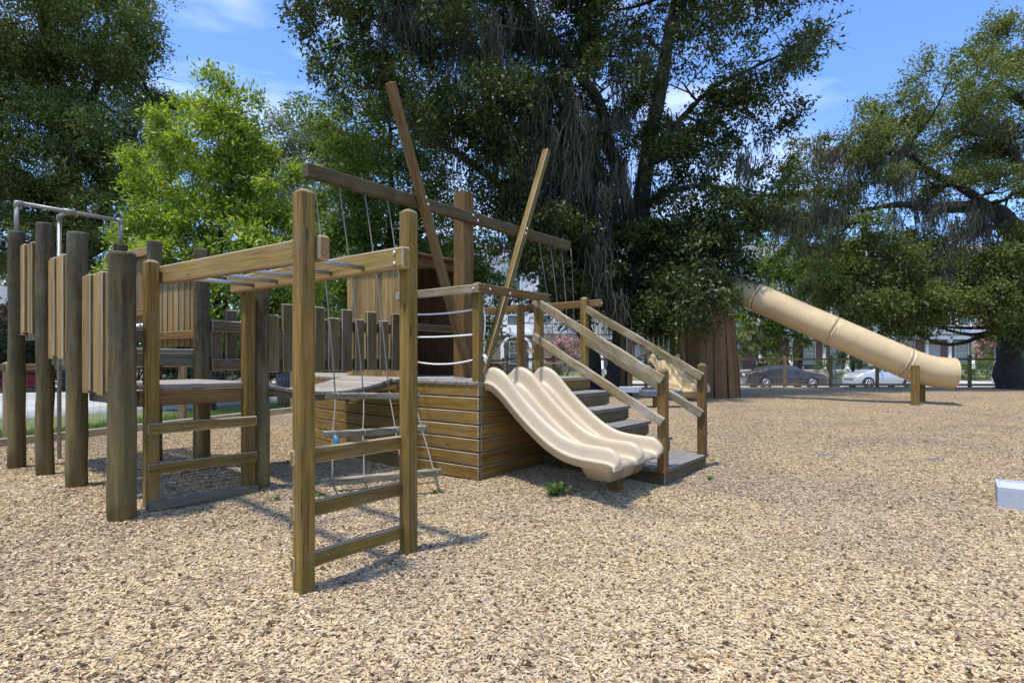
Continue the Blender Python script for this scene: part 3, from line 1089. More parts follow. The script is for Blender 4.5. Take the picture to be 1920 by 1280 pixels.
# ------------------------------------------------------------------ sagging bridge with picket rails
def bridge():
    t = Thing('plank_bridge', 'sagging plank bridge with uneven dark picket rails between log fort and ship', 'bridge', (-0.8, 1.75, 0), frame=True)
    a0, a1 = -1.60, -0.02
    zf = lambda a: 1.105 - 0.125 * math.sin(math.pi * (a - a0) / (a1 - a0)) ** 0.8
    n = 12
    w = (a1 - a0) / n
    for i in range(n):
        a = a0 + w * (i + 0.5)
        s = (zf(a + 0.03) - zf(a - 0.03)) / 0.06
        up = (-s, 0, 1)
        board(t, 'deck_plank', (a, 1.26, zf(a)), (a, 2.24, zf(a)), w - 0.006, 0.038, 'deck_grey', up=up)
    for b in (1.30, 2.20):
        me_pts = []
        m = 16
        bm = bmesh.new()
        rings = []
        for i in range(m + 1):
            a = a0 + (a1 - a0) * i / m
            z = zf(a) - 0.022
            rings.append([bm.verts.new(Vector((a, b + s_ * 0.022, z + q)) - t.off) for s_, q in ((-1, 0), (1, 0), (1, -0.05), (-1, -0.05))])
        for r0, r1 in zip(rings[:-1], rings[1:]):
            for i in range(4):
                bm.faces.new((r0[i], r1[i], r1[(i + 1) % 4], r0[(i + 1) % 4]))
        bm.faces.new(rings[0]); bm.faces.new(rings[-1])
        bmesh.ops.recalc_face_normals(bm, faces=bm.faces)
        me = bpy.data.meshes.new('stringer')
        bm.to_mesh(me); bm.free()
        link('stringer', me, t.o, 'picket_dark')
    for b, side in ((1.20, -1), (2.30, 1)):
        for z in (1.665, 1.27):
            board(t, 'rail', (a0 + 0.03, b - side * 0.04, z), (a1 + 0.06, b - side * 0.04, z), 0.038, 0.115, 'picket_dark')
        k = 10
        for i in range(k):
            a = a0 + 0.09 + (a1 - a0 - 0.12) * i / (k - 1)
            hi = 0.11 if i % 2 else 0.0
            z1 = 1.735 + hi + 0.012 * math.sin(i * 3.3)
            tl = 0.008 * math.sin(i * 5.1)
            board(t, 'picket', (a, b, 1.20 + 0.006 * math.sin(i * 2)), (a + tl, b, z1), 0.036, 0.128 - 0.012 * (i % 3 == 0), 'picket_dark', up=(1, 0, 0), bev=0.007)


bridge()


# ------------------------------------------------------------------ the ship
def hull_a(b):
    return float(np.interp(b, [0, 1.0, 1.6, 2.2, 3, 3.6, 4.0, 4.4, 4.7, 4.9], [0, 0, .015, .07, .20, .36, .50, .70, .90, 1.10]))


DECK = 1.10


def ship():
    t = Thing('ship_playhouse', 'wooden pirate ship play structure with plank hull, mast, crossed booms and rear stairs', 'play ship', (1.1, 2.2, 0), frame=True)
    W2 = 2.2
    zb = 0.0
    rows = 8
    ph = (DECK - 0.02 - zb) / 7.75
    bl = [0, 1.0, 1.6, 2.2, 2.6, 3.0, 3.3, 3.6, 3.8, 4.0, 4.2, 4.4, 4.55, 4.7, 4.8, 4.9]

    def strip(name, pts, z0, z1, th, mat, parent):
        # a plank bent along pts (a, b): outer face at pts, inner th inside
        bm = bmesh.new()
        n = len(pts)
        rings = []
        for i in range(n):
            p = np.array(pts[i])
            q0, q1 = np.array(pts[max(0, i - 1)]), np.array(pts[min(n - 1, i + 1)])
            d = (q1 - q0) / np.linalg.norm(q1 - q0)
            nn = np.array([d[1], -d[0]])
            if parent[1] > 0:
                nn = -nn
            c = 0.006
            r = []
            for o_, z in ((0, z0 + c), (0, z1 - c), (c, z1), (th, z1), (th, z0), (c, z0)):
                q = p + nn * o_
                r.append(bm.verts.new((q[0] - t.off.x, q[1] - t.off.y, z)))
            rings.append(r)
        for r0, r1 in zip(rings[:-1], rings[1:]):
            for i in range(6):
                bm.faces.new((r0[i], r1[i], r1[(i + 1) % 6], r0[(i + 1) % 6]))
        bm.faces.new(rings[0]); bm.faces.new(rings[-1])
        bmesh.ops.recalc_face_normals(bm, faces=bm.faces)
        me = bpy.data.meshes.new(name)
        bm.to_mesh(me); bm.free()
        o = link(name, me, parent[0], mat)
        return o

    for i in range(rows):
        z0 = DECK - 0.02 - ph * (i + 1) + 0.005
        z1 = DECK - 0.02 - ph * i - 0.005
        # straight port plank then two bent ones round the bow; object origin shifted so the grain runs along the plank
        board(t, 'hull_plank', (0.019, 0.002, (z0 + z1) / 2), (0.019, 1.02, (z0 + z1) / 2), 0.038, z1 - z0 - 0.002, 'hull_brown', bev=0.008)
        for s in (1, -1):
            pts = [(hull_a(b) if s > 0 else W2 - hull_a(b), b) for b in (bl if s < 0 else bl[1:])]
            pts[0] = (pts[0][0], pts[0][1] + (0.025 if s > 0 else 0))
            strip('hull_plank', pts, z0, z1, 0.036, 'hull_brown_bent', (t.o, 1 if s < 0 else -1))
        board(t, 'stern_plank', (0.002 + 0.04, 0.018, (z0 + z1) / 2), (W2 - 0.04, 0.018, (z0 + z1) / 2), 0.036, z1 - z0, 'hull_brown', bev=0.006)
    # added dark liner inside, so daylight does not shine through the joints
    pts = [(hull_a(b) + 0.05, b) for b in bl[:-1]] + [(1.1, 4.84)] + [(W2 - hull_a(b) - 0.05, b) for b in bl[:-1][::-1]]
    pts[0] = (0.05, 0.05); pts[-1] = (W2 - 0.05, 0.05)
    bm = bmesh.new()
    lo = [bm.verts.new((p[0] - t.off.x, p[1] - t.off.y, zb + 0.02)) for p in pts]
    hi = [bm.verts.new((p[0] - t.off.x, p[1] - t.off.y, DECK - 0.045)) for p in pts]
    for i in range(len(pts)):
        j = (i + 1) % len(pts)
        bm.faces.new((lo[i], lo[j], hi[j], hi[i]))
    bmesh.ops.recalc_face_normals(bm, faces=bm.faces)
    me = bpy.data.meshes.new('hull_light_block'); bm.to_mesh(me); bm.free()
    link('hull_light_block', me, t.o, 'cabin_dark')
    # deck planks lie across
    n = 33
    w = 4.86 / n
    for i in range(n):
        b = w * (i + 0.5)
        a = hull_a(min(4.9, b + w / 2)) - 0.012
        if W2 - 2 * a < 0.1:
            continue
        board(t, 'deck_plank', (a, b, DECK - 0.02), (W2 - a, b, DECK - 0.02), w - 0.008, 0.038, 'deck_grey')
    # posts and rails
    s = 0.088
    post(t, 'rail_post', (0.05, 0.05, DECK - 0.01), (0.05, 0.05, 2.10), s, s, 'timber_gold', 0.02)
    post(t, 'rail_post', (0.05, 1.14, DECK - 0.01), (0.05, 1.14, 2.07), s, s, 'timber_gold', 0.02)
    post(t, 'rail_post', (1.12, 0.05, DECK - 0.01), (1.12, 0.05, 2.07), s, s, 'timber_gold', 0.02)
    post(t, 'rail_post', (W2 - 0.05, 0.05, DECK - 0.01), (W2 - 0.05, 0.05, 2.13), s, s, 'timber_gold', 0.02)
    post(t, 'rail_post', (W2 - 0.13, 1.03, DECK - 0.01), (W2 - 0.13, 1.03, 2.10), s, s, 'timber_brown', 0.02)
    board(t, 'hand_rail', (-0.022, -0.04, 2.03), (-0.022, 1.2, 2.03), 0.04, 0.085, 'rail_worn')
    board(t, 'hand_rail', (-0.04, -0.022, 2.035), (1.20, -0.022, 2.035), 0.04, 0.088, 'timber_brown')
    board(t, 'hand_rail', (W2 + 0.022, -0.16, 2.05), (W2 - 0.02, 1.9, 2.04), 0.04, 0.092, 'timber_brown')
    for p, ax in (((-0.042, 0.03, 2.03), (-1, 0, 0)), ((0.13, -0.042, 2.035), (0, -1, 0)), ((0.46, -0.042, 2.02), (0, -1, 0)), ((W2 + 0.02, -0.162, 2.05), (0, -1, 0))):
        bolt(t, p, ax, 0.012)
    # safety ropes along the port and starboard rails
    for z, sag in ((1.83, 0.02), (1.575, 0.012), (1.32, 0.05)):
        for (q0, q1, m_) in (((0.045, 0.09), (0.045, 1.1), 'rope_white'), ((W2 - 0.05, 0.09), (W2 - 0.12, 0.99), 'rope_grey'), ((W2 - 0.12, 1.07), (W2 - 0.1, 2.0), 'rope_grey')):
            pts = []
            for i in range(13):
                f = i / 12
                pts.append((q0[0] + (q1[0] - q0[0]) * f, q0[1] + (q1[1] - q0[1]) * f, z - sag * 4 * f * (1 - f)))
            tube(t, 'safety_rope', pts, 0.0095 if m_ == 'rope_white' else 0.007, m_, 7)
    tube(t, 'safety_rope', [(0.095, 0.02, 1.86), (0.10, 0.0, 1.75), (0.098, 0.0, 1.62), (0.095, 0.02, 1.52)], 0.009, 'rope_white', 7)
    tube(t, 'rope_knot', [(0.075, -0.004, 1.37), (0.095, -0.014, 1.34), (0.08, -0.018, 1.315), (0.1, -0.012, 1.285)], [0.016, 0.02, 0.017, 0.01], 'rope_white', 8)
    # mast, yard, booms
    post(t, 'mast', (1.05, 1.17, DECK - 0.2), (1.05, 1.17, 3.45), 0.185, 0.185, 'timber_brown', 0.02)
    board(t, 'yard', (-1.276, 1.035, 3.095), (3.32, 1.035, 3.095), 0.09, 0.125, 'yard_dark', bev=0.006)
    board(t, 'boom', (0.93, 0.94, DECK - 0.02), (-0.335, 0.94, 4.24), 0.09, 0.092, 'timber_brown', up=(0, -1, 0), bev=0.008)
    board(t, 'boom', (1.13, 0.94, DECK - 0.02), (2.58, 0.94, 4.36), 0.09, 0.092, 'timber_gold', up=(0, -1, 0), bev=0.008)
    for a, z in ((0.135, 3.13), (0.165, 3.06), (2.03, 3.12), (2.0, 3.05)):
        bolt(t, (a, 0.894, z), (0, -1, 0), 0.018)
    for a, z in ((1.03, 3.12), (1.12, 3.07)):
        bolt(t, (a, 0.988, z), (0, -1, 0), 0.016)
    # cabin: planked port side, open to the stern
    ca0, ca1, cb0, cb1, zr = 0.60, 1.60, 1.72, 2.95, 2.66
    n = 10
    w = (cb1 - cb0) / n
    for i in range(n):
        b = cb0 + w * (i + 0.5)
        zt = zr - 0.03 + 0.05 * (b - cb0)
        if i == 1:
            pass
        board(t, 'cabin_plank', (ca0, b, DECK), (ca0, b, zt), 0.026, w - 0.006, 'slat_cedar', up=(0, 1, 0), bev=0.004)
        board(t, 'cabin_plank', (ca1, b, DECK), (ca1, b, zt), 0.026, w - 0.006, 'cabin_dark', up=(0, 1, 0), bev=0.004)
    n = 8
    w = (ca1 - ca0) / n
    for i in range(n):
        a = ca0 + w * (i + 0.5)
        if i in (1, 2):      # small window towards the bow
            board(t, 'cabin_plank', (a, cb1, DECK), (a, cb1, 1.75), w - 0.006, 0.026, 'cabin_dark', up=(0, 1, 0), bev=0.004)
            board(t, 'cabin_plank', (a, cb1, 2.2), (a, cb1, zr), w - 0.006, 0.026, 'cabin_dark', up=(0, 1, 0), bev=0.004)
        else:
            board(t, 'cabin_plank', (a, cb1, DECK), (a, cb1, zr), w - 0.006, 0.026, 'cabin_dark', up=(0, 1, 0), bev=0.004)
    board(t, 'cabin_seat', (ca0 + 0.02, cb1 - 0.2, 1.48), (ca1 - 0.02, cb1 - 0.2, 1.48), 0.34, 0.04, 'cabin_dark')
    board(t, 'cabin_beam', (ca0 - 0.06, cb0 + 0.0, zr - 0.07), (ca1 + 0.06, cb0 + 0.0, zr - 0.07), 0.045, 0.12, 'cabin_dark')
    board(t, 'cabin_rail', (ca0, cb0 + 0.02, 1.74), (ca1 - 0.0, cb0 + 0.02, 1.74), 0.036, 0.09, 'picket_dark')
    post(t, 'cabin_post', (ca1 - 0.02, cb0 + 0.03, DECK), (ca1 - 0.02, cb0 + 0.03, zr - 0.06), 0.088, 0.088, 'timber_brown', 0.004)
    n = 9
    w = (ca1 - ca0 + 0.2) / n
    for i in range(n):
        a = ca0 - 0.1 + w * (i + 0.5)
        board(t, 'roof_plank', (a, cb0 - 0.14, zr + 0.0), (a, cb1 + 0.12, zr + 0.085), w - 0.005, 0.03, 'cabin_dark')
    # stepped starboard bulwark by the bow
    for i, (b0, b1) in enumerate(((1.35, 4.1), (1.78, 4.1), (2.05, 4.1))):
        z = DECK + 0.09 + 0.155 * i
        bm = bmesh.new()
        sl = 0.07
        a_ = W2 - 0.06
        vs = []
        for da in (-0.02, 0.02):
            for (b, zz) in ((b0, z - 0.072), (b0 + sl, z + 0.072), (b1, z + 0.072), (b1, z - 0.072)):
                aa = (W2 - hull_a(b) - 0.06) if b < 3 else W2 - hull_a(b) - 0.06
                vs.append(bm.verts.new(Vector((aa + da, b, zz)) - t.off))
        for f in ((0, 1, 2, 3), (7, 6, 5, 4), (0, 4, 5, 1), (1, 5, 6, 2), (2, 6, 7, 3), (3, 7, 4, 0)):
            bm.faces.new([vs[k] for k in f])
        bmesh.ops.recalc_face_normals(bm, faces=bm.faces)
        me = bpy.data.meshes.new('bulwark_board'); bm.to_mesh(me); bm.free()
        link('bulwark_board', me, t.o, 'yard_dark')
    # stairs down from the stern: five treads
    st0, st1 = 1.10, W2
    rise, run = 0.172, 0.268
    for k in range(5):
        z = DECK - rise * (k + 1)
        b = -run * (k + 0.5) - 0.02
        ext = 0.27 if k == 4 else 0
        for q in ((-0.5, 0.5) if k < 4 else (-1.5, -0.5, 0.5)):
            board(t, 'stair_tread', (st0 - 0.03, b - 0.02 + q * 0.137, z - 0.02), (st1 + (0.03 if k < 4 else 0.10), b - 0.02 + q * 0.137, z - 0.02), 0.131, 0.04, 'tread_grey')
        zr0 = z - 0.042
        board(t, 'stair_riser', (st0, b - run / 2 - ext / 2 + 0.015, zr0 - 0.062), (st1 + (0 if k < 4 else 0.07), b - run / 2 - ext / 2 + 0.015, zr0 - 0.062), 0.03, 0.124 if k < 4 else 0.15, 'picket_dark')
        for a in (st0 + 0.015, st1 - 0.015 + (0 if k < 4 else 0.07)):
            board(t, 'stringer_block', (a, b - run / 2 - ext / 2 + 0.032, (zr0 + gz(a, b)) / 2 - 0.02), (a, b + run / 2 + 0.01, (zr0 + gz(a, b)) / 2 - 0.02), 0.03, zr0 - gz(a, b) + 0.035, 'yard_dark')
    for a, ztop in ((st0 + 0.0, 1.235), (st1 + 0.0, 1.28)):
        bb = -1.475
        post(t, 'newel', (a, bb, 0.2), (a, bb, ztop), 0.09, 0.09, 'timber_brown', 0.03)
        si = -0.066
        for off, zz in ((0.0, 2.0), (-0.42, 1.58)):
            rough_board(t, 'stair_rail', (a + si, 0.06, zz), (a + si, bb + 0.0 - 0.02, zz - 0.88), 0.042, 0.09, 'rail_worn', 0.005, seed=int(a * 10 + zz * 7))


# bent planks use their own copy of the hull wood with the grain along the ship's axis
wood('hull_brown_bent', (0.345, 0.205, 0.043), (0.19, 0.107, 0.021), (0.07, 0.04, 0.016), wtop=0.3, wall=0.10, aamt=0.45, algae=(0.17, 0.135, 0.045))
for nd in MATS['hull_brown_bent'].node_tree.nodes:
    if nd.type == 'MAPPING':
        s_ = nd.inputs['Scale'].default_value
        nd.inputs['Scale'].default_value = (s_[1], s_[0], s_[2])
ship()


# ------------------------------------------------------------------ double slides
def slide_mesh(width=0.98):
    # path in (t, z): t runs away from the deck
    ctrl = [(-0.10, 1.085), (0.0, 1.09), (0.10, 1.07), (0.22, 0.985), (0.36, 0.855), (0.52, 0.715), (0.68, 0.595), (0.82, 0.51), (0.96, 0.455), (1.10, 0.432),
            (1.24, 0.424), (1.36, 0.420), (1.43, 0.410), (1.455, 0.385), (1.455, 0.355)]
    ct = np.array(ctrl)
    k = np.linspace(0, len(ct) - 1, 70)
    T = np.interp(k, np.arange(len(ct)), ct[:, 0])
    Z = np.interp(k, np.arange(len(ct)), ct[:, 1])
    for _ in range(5):
        T[1:-1] = (T[:-2] + 2 * T[1:-1] + T[2:]) / 4
        Z[1:-1] = (Z[:-2] + 2 * Z[1:-1] + Z[2:]) / 4
    dT, dZ = np.gradient(T), np.gradient(Z)
    l = np.hypot(dT, dZ)
    nt_, nz_ = -dZ / l, dT / l
    # cross-section: (s across, height over the chute)
    h = 0.134
    cs = [(-0.035, -0.045), (-0.040, 0.02), (-0.036, 0.055), (-0.012, 0.075), (0.0, 0.10)]
    def rim(c):
        q = [(0.074, 0.0), (0.064, 0.003), (0.056, 0.014), (0.050, 0.05), (0.045, 0.092), (0.039, 0.117), (0.027, 0.130), (0.009, h)]
        return [(c - a, b) for a, b in q] + [(c + a, b) for a, b in q[::-1]]
    left = [(0.004, -0.075), (-0.006, -0.02), (-0.016, -0.012), (-0.017, 0.004), (-0.004, 0.012), (0.002, 0.03), (0.006, 0.085), (0.012, 0.115), (0.024, 0.130), (0.042, h), (0.060, 0.130), (0.071, 0.117), (0.077, 0.092), (0.082, 0.05), (0.088, 0.014), (0.096, 0.003), (0.106, 0.0)]
    mid = width / 2
    right = [(width - s, z) for s, z in left[::-1]]
    flat1 = [(0.106 + (mid - 0.074 - 0.106) * f, 0.0 - 0.008 * math.sin(math.pi * f)) for f in (0.2, 0.4, 0.6, 0.8)]
    flat2 = [(mid + 0.074 + (width - 0.106 - mid - 0.074) * f, 0.0 - 0.008 * math.sin(math.pi * f)) for f in (0.2, 0.4, 0.6, 0.8)]
    cs = left + flat1 + rim(mid) + flat2 + right
    vs = []
    n = len(T)
    for i in range(n):
        f = np.clip((T[i] + 0.10) / 0.14, 0, 1)
        top = math.sin(f * math.pi / 2) * (1 + 0.25 * math.exp(-((T[i] - 0.08) / 0.14) ** 2))                      # hoods rise at the deck
        e = np.clip((T[i] - 1.35) / 0.105, 0, 1)
        end = math.sqrt(max(0, 1 - e ** 2.4)) if e > 0 else 1.0  # rims round off at the lip
        if i > n - 6:
            end = 0.0
        for s, z in cs:
            zz = z * (top if z > 0.012 else 1) * (end if z > 0.012 else 1)
            vs.append((s, -(T[i] + nt_[i] * zz), Z[i] + nz_[i] * zz))
    m = len(cs)
    fs = [(r * m + q, (r + 1) * m + q, (r + 1) * m + (q + 1) % m, r * m + (q + 1) % m) for r in range(n - 1) for q in range(m)]
    fs += [tuple(range(m)), tuple(range((n - 1) * m, n * m))[::-1]]
    me = bpy.data.meshes.new('chute')
    me.from_pydata(vs, [], fs)
    bm = bmesh.new()
    bm.from_mesh(me)
    bmesh.ops.triangulate(bm, faces=[f for f in bm.faces if len(f.verts) > 4])
    bmesh.ops.recalc_face_normals(bm, faces=bm.faces)
    bm.to_mesh(me)
    bm.free()
    me.polygons.foreach_set('use_smooth', [len(p.vertices) == 4 for p in me.polygons])
    me.update()
    return me


def pedestal_mesh(width):
    bm = bmesh.new()
    w0, w1 = 0.30, 0.22
    pts = []
    def ring(z, a0, a1, b0, b1):
        return [bm.verts.new(p) for p in ((a0, b0, z), (a1, b0, z), (a1, b1, z), (a0, b1, z))]
    r = [ring(0.405, 0.06, width - 0.06, -1.40, -1.0), ring(0.36, 0.10, width - 0.10, -1.37, -1.03), ring(0.225, 0.17, width - 0.17, -1.32, -1.08), ring(0.21, 0.20, width - 0.20, -1.30, -1.10)]
    for r0, r1 in zip(r[:-1], r[1:]):
        for i in range(4):
            bm.faces.new((r0[i], r0[(i + 1) % 4], r1[(i + 1) % 4], r1[i]))
    bm.faces.new(r[-1])
    bm.faces.new(r[0])
    bmesh.ops.recalc_face_normals(bm, faces=bm.faces)
    bmesh.ops.bevel(bm, geom=[e for e in bm.edges], offset=0.012, segments=2, affect='EDGES')
    me = bpy.data.meshes.new('pedestal')
    bm.to_mesh(me); bm.free()
    me.polygons.foreach_set('use_smooth', [True] * len(me.polygons))
    return me


CH = slide_mesh()
PD = pedestal_mesh(0.98)


def double_slide(label, loc, rot, mat, zg):
    o = bpy.data.objects.new('double_slide', None)
    o.empty_display_size = 0.1
    COL.objects.link(o)
    o.location = loc
    o.rotation_euler = (0, 0, rot)
    tag(o, label, 'slide', 'twin chute slides')
    c, p = CH.copy(), PD.copy()
    link('chute', c, o, mat)
    link('pedestal', p, o, mat)
    me = box_mesh(0.24 - zg + 0.1, 0.1, 0.1, 0.006, 'timber_brown')
    q = link('support_post', me, o)
    q.matrix_local = frame_matrix((0.49, -1.2, zg - 0.1), (0.49, -1.2, 0.24), (0, 1, 0))
    for s in (0.03, 0.95):
        b_ = link('bracket', box_mesh(0.012, 0.05, 0.16, 0.003, mat), o)
        b_.location = (s, 0.004 - 0.03, 1.10)
        for zz in (1.06, 1.13):
            q_ = bolt(o, (s + (-0.008 if s < 0.5 else 0.008), -0.028, zz), (-1 if s < 0.5 else 1, 0, 0), 0.010)
    return o


x, y = F(0.10, -0.012)
double_slide('beige twin slide with three rounded ridges at the stern of the ship', (x, y, 0), TH, 'slide_beige', gz(0.5, -1.2))


# ------------------------------------------------------------------ rope nets under the two ends of the yard
def rope_pts(p0, p1, n=10, sag=0.02):
    p0, p1 = np.array(p0), np.array(p1)
    out = []
    for i in range(n + 1):
        f = i / n
        p = p0 + (p1 - p0) * f
        out.append((p[0], p[1] - sag * 4 * f * (1 - f), p[2] - sag * 2 * f * (1 - f)))
    return out


def net(name, label, aa, sign, mirror=False):
    def M(a):
        return 2.2 - a if mirror else a
    t = Thing(name, label, 'rope net', (M(-0.75), 0.3, 0), frame=True)
    top = [-1.19, -0.91, -0.60, -0.30]
    l1 = [-1.40, -1.05, -0.71, -0.36]
    lev = []
    def toframe(p):
        d = np.array(p[:2]) - S0
        return (float(d @ U), float(d @ V), p[2])
    rows = [((612, 742, 5.45), (785, 743, 6.0), [0.09, 0.38, 0.66, 0.93]),
            ((606, 815, 5.22), (799, 803, 5.75), [0.08, 0.36, 0.68, 0.95]),
            ((606, 905, 5.0), (826, 884, 5.38), [0.07, 0.33, 0.66, 0.94])]
    prev = [(a, 1.035, 3.06) for a in top]
    for i, (l, r, fr) in enumerate(rows):
        p0, p1 = np.array(toframe(P(*l))), np.array(toframe(P(*r)))
        q0, q1 = (M(p0[0]), p0[1], p0[2]), (M(p1[0]), p1[1], p1[2])
        rough_board(t, 'rung', q0, q1, 0.055, 0.062, 'rung_worn', 0.004, seed=i + (7 if mirror else 0))
        cur = []
        for k, f in enumerate(fr):
            q = p0 + (p1 - p0) * f
            cur.append(q)
            s_ = prev[k]
            tube(t, 'rope', [(M(x_), y_, z_) for x_, y_, z_ in rope_pts(s_, q, 12, 0.03 if i == 0 else 0.008)], 0.0048 if mirror else 0.0068, 'rope_grey', 6)
            # lashing round the rung
            d = (p1 - p0) / np.linalg.norm(p1 - p0)
            ring = []
            for j in range(10):
                an = 2 * math.pi * j / 8
                ring.append((M(q[0] + d[0] * 0.002 * j), q[1] + 0.036 * math.cos(an), q[2] + 0.038 * math.sin(an)))
            tube(t, 'lashing', ring, 0.0075, 'rope_grey', 6)
        prev = cur
    for k, q in enumerate(prev):
        za = gz(M(q[0]), q[1] - 0.05) - 0.03
        tube(t, 'rope', [(M(q[0]), q[1], q[2]), (M(q[0] + 0.03), q[1] - 0.03, za + 0.1), (M(q[0] + 0.05), q[1] - 0.06, za)], 0.0085, 'rope_grey', 6)
    if not mirror:
        q = np.array(toframe(P(628, 826, 5.2)))
        tube(t, 'blue_knot', [(q[0] - 0.01, q[1], q[2] + 0.05), (q[0] + 0.01, q[1] - 0.02, q[2] + 0.01), (q[0] - 0.005, q[1] - 0.01, q[2] - 0.03), (q[0] + 0.015, q[1], q[2] - 0.08)], [0.012, 0.024, 0.02, 0.008], 'rope_blue', 7)
    return t


net('rope_net', 'rope climbing net with three log rungs hanging from the near yard end, before the bridge', 0, 1)
net('rope_net', 'rope climbing net hanging from the far yard end on the oak side of the ship', 0, 1, True)
# ================================================================== FOLIAGE
def leaf_arrays(cent, dirs, n, tl, L, Wd, droop, rg, spread=0.35):
    """n leaves along each twig: returns vertices and quads"""
    m = len(cent)
    c = np.repeat(cent, n, 0)
    d = np.repeat(dirs, n, 0)
    k = m * n
    s = rg.uniform(0.0, 1.0, (k, 1))
    p = c + d * s * tl + rg.normal(0, spread * tl, (k, 3)) * (0.35 + 0.4 * s)
    p[:, 2] -= droop * (s[:, 0] ** 2) * tl
    ax = d * 0.7 + rg.normal(0, 0.75, (k, 3))
    ax[:, 2] -= droop * 0.5
    ax /= np.linalg.norm(ax, axis=1, keepdims=True) + 1e-9
    nr = rg.normal(0, 0.65, (k, 3)) + np.array([0, 0, 0.75])
    sd_ = np.cross(ax, nr)
    sd_ /= np.linalg.norm(sd_, axis=1, keepdims=True) + 1e-9
    nn = np.cross(sd_, ax)
    l = L * rg.uniform(0.65, 1.25, (k, 1))
    w = Wd * rg.uniform(0.7, 1.2, (k, 1))
    v0 = p
    v1 = p + ax * l * 0.45 + sd_ * w * 0.5 + nn * w * 0.14
    v2 = p + ax * l
    v3 = p + ax * l * 0.45 - sd_ * w * 0.5 + nn * w * 0.14
    vs = np.stack([v0, v1, v2, v3], 1).reshape(-1, 3)
    fs = np.arange(k * 4, dtype=np.int32).reshape(-1, 4)
    return vs, fs


def lobe_twigs(lobes, total, rg, flat=0.75, shell=0.45):
    """lobes: (x, y, z, rx, ry, rz, weight)"""
    lobes = np.array(lobes, float)
    vol = lobes[:, 3] * lobes[:, 5] * lobes[:, 6]
    cnt = np.maximum(1, (total * vol / vol.sum()).astype(int))
    C, D = [], []
    for lb, k in zip(lobes, cnt):
        # every lobe is a handful of sub-clumps so the outline stays ragged
        ns = max(5, int(k / 24))
        q = rg.normal(0, 1, (ns, 3))
        q /= np.linalg.norm(q, axis=1, keepdims=True)
        q *= rg.uniform(0.25, 1.05, (ns, 1)) ** shell
        sub = q * lb[3:6]
        sr = rg.uniform(0.09, 0.24, ns)
        idx = rg.integers(0, ns, k)
        r = rg.normal(0, 1, (k, 3)) * sr[idx][:, None] * lb[3:6] * np.array([1, 1, flat])
        p = sub[idx] + r
        d = p / (np.linalg.norm(p, axis=1, keepdims=True) + 1e-6) * 0.7 + rg.normal(0, 0.5, (k, 3))
        d /= np.linalg.norm(d, axis=1, keepdims=True)
        C.append(p + lb[:3])
        D.append(d)
    return np.concatenate(C), np.concatenate(D)


def limb_pts(pts, n=10, seed=0, amp=0.12):
    pts = np.array(pts, float)
    k = np.linspace(0, len(pts) - 1, n * (len(pts) - 1) + 1)
    out = np.stack([np.interp(k, np.arange(len(pts)), pts[:, i]) for i in range(4)], 1)
    for _ in range(n // 2 * 2):
        out[1:-1] = (out[:-2] + 2 * out[1:-1] + out[2:]) / 4
    rg = np.random.default_rng(seed)
    w = rg.normal(0, 1, out.shape)
    for _ in range(4):
        w[1:-1] = (w[:-2] + w[1:-1] + w[2:]) / 3
    w[0] = w[-1] = 0
    out[:, :3] += w[:, :3] * amp
    return out


def tree(name, label, base, limbs, lobes, n_twigs, leaf, leafmat_, group=None, per=11, tl=0.42, droop=0.3, seed=1, moss=None, wood_r=0.05, flat=0.75, nbranch=2, cat='tree'):
    rg = np.random.default_rng(seed)
    o = bpy.data.objects.new(name, None)
    o.empty_display_size = 0.2
    COL.objects.link(o)
    o.location = base
    tag(o, label, cat, group)
    bx = np.array(base, float)
    parts = []
    node = []
    for i, lm in enumerate(limbs):
        q = limb_pts(lm, 8, seed * 31 + i, 0.10 if i else 0.05)
        q[:, :3] -= bx
        node.append(q)
        parts.append(tube_mesh(q[:, :3], list(q[:, 3]), 9 if q[0, 3] > 0.15 else 6, True, 0.05, seed + i))
    allp = np.concatenate(node)
    # branches from the nearest limb into each lobe
    for lb in lobes:
        for j in range(nbranch):
            c = np.array(lb[:3]) - bx + rg.normal(0, 0.35, 3) * np.array(lb[3:6])
            dd = np.linalg.norm((allp[:, :3] - c) * np.array([1, 1, 1.3]), axis=1) + (allp[:, 2] > c[2]) * 0.6
            s = allp[np.argmin(dd)]
            mid = (s[:3] + c) / 2 + rg.normal(0, 0.12, 3) * np.linalg.norm(c - s[:3])
            r0 = min(s[3] * 0.6, wood_r * 1.4)
            q = limb_pts([(*s[:3], r0), (*mid, r0 * 0.65), (*c, r0 * 0.22)], 5, int(rg.integers(1e6)), 0.06)
            parts.append(tube_mesh(q[:, :3], list(q[:, 3]), 5, False))
            for _ in range(3):
                f = rg.integers(3, len(q))
                e = q[f, :3] + rg.normal(0, 0.6, 3) * np.array(lb[3:6])
                parts.append(tube_mesh([q[f, :3], (q[f, :3] + e) / 2 + rg.normal(0, 0.08, 3), e], [q[f, 3] * 0.7, q[f, 3] * 0.45, 0.006], 4, False))
    me = merge_meshes('trunk', parts)
    me.polygons.foreach_set('use_smooth', [True] * len(me.polygons))
    link('trunk', me, o, 'bark')
    C, D = lobe_twigs(lobes, n_twigs, rg, flat)
    vs, fs = leaf_arrays(C - bx, D, per, tl, leaf[0], leaf[1], droop, rg)
    cr = link('crown', np_mesh('crown', vs, fs), o, leafmat_)
    if moss:
        n, lmin, lmax = moss
        pick = rg.integers(0, len(C), n * 3)
        pts = C[pick] - bx
        # moss hangs from the undersides
        lo = np.argsort(pts[:, 2] + rg.normal(0, 1.5, len(pts)))[:n]
        strand(o, pts[lo], lmin, lmax, rg)
    return o


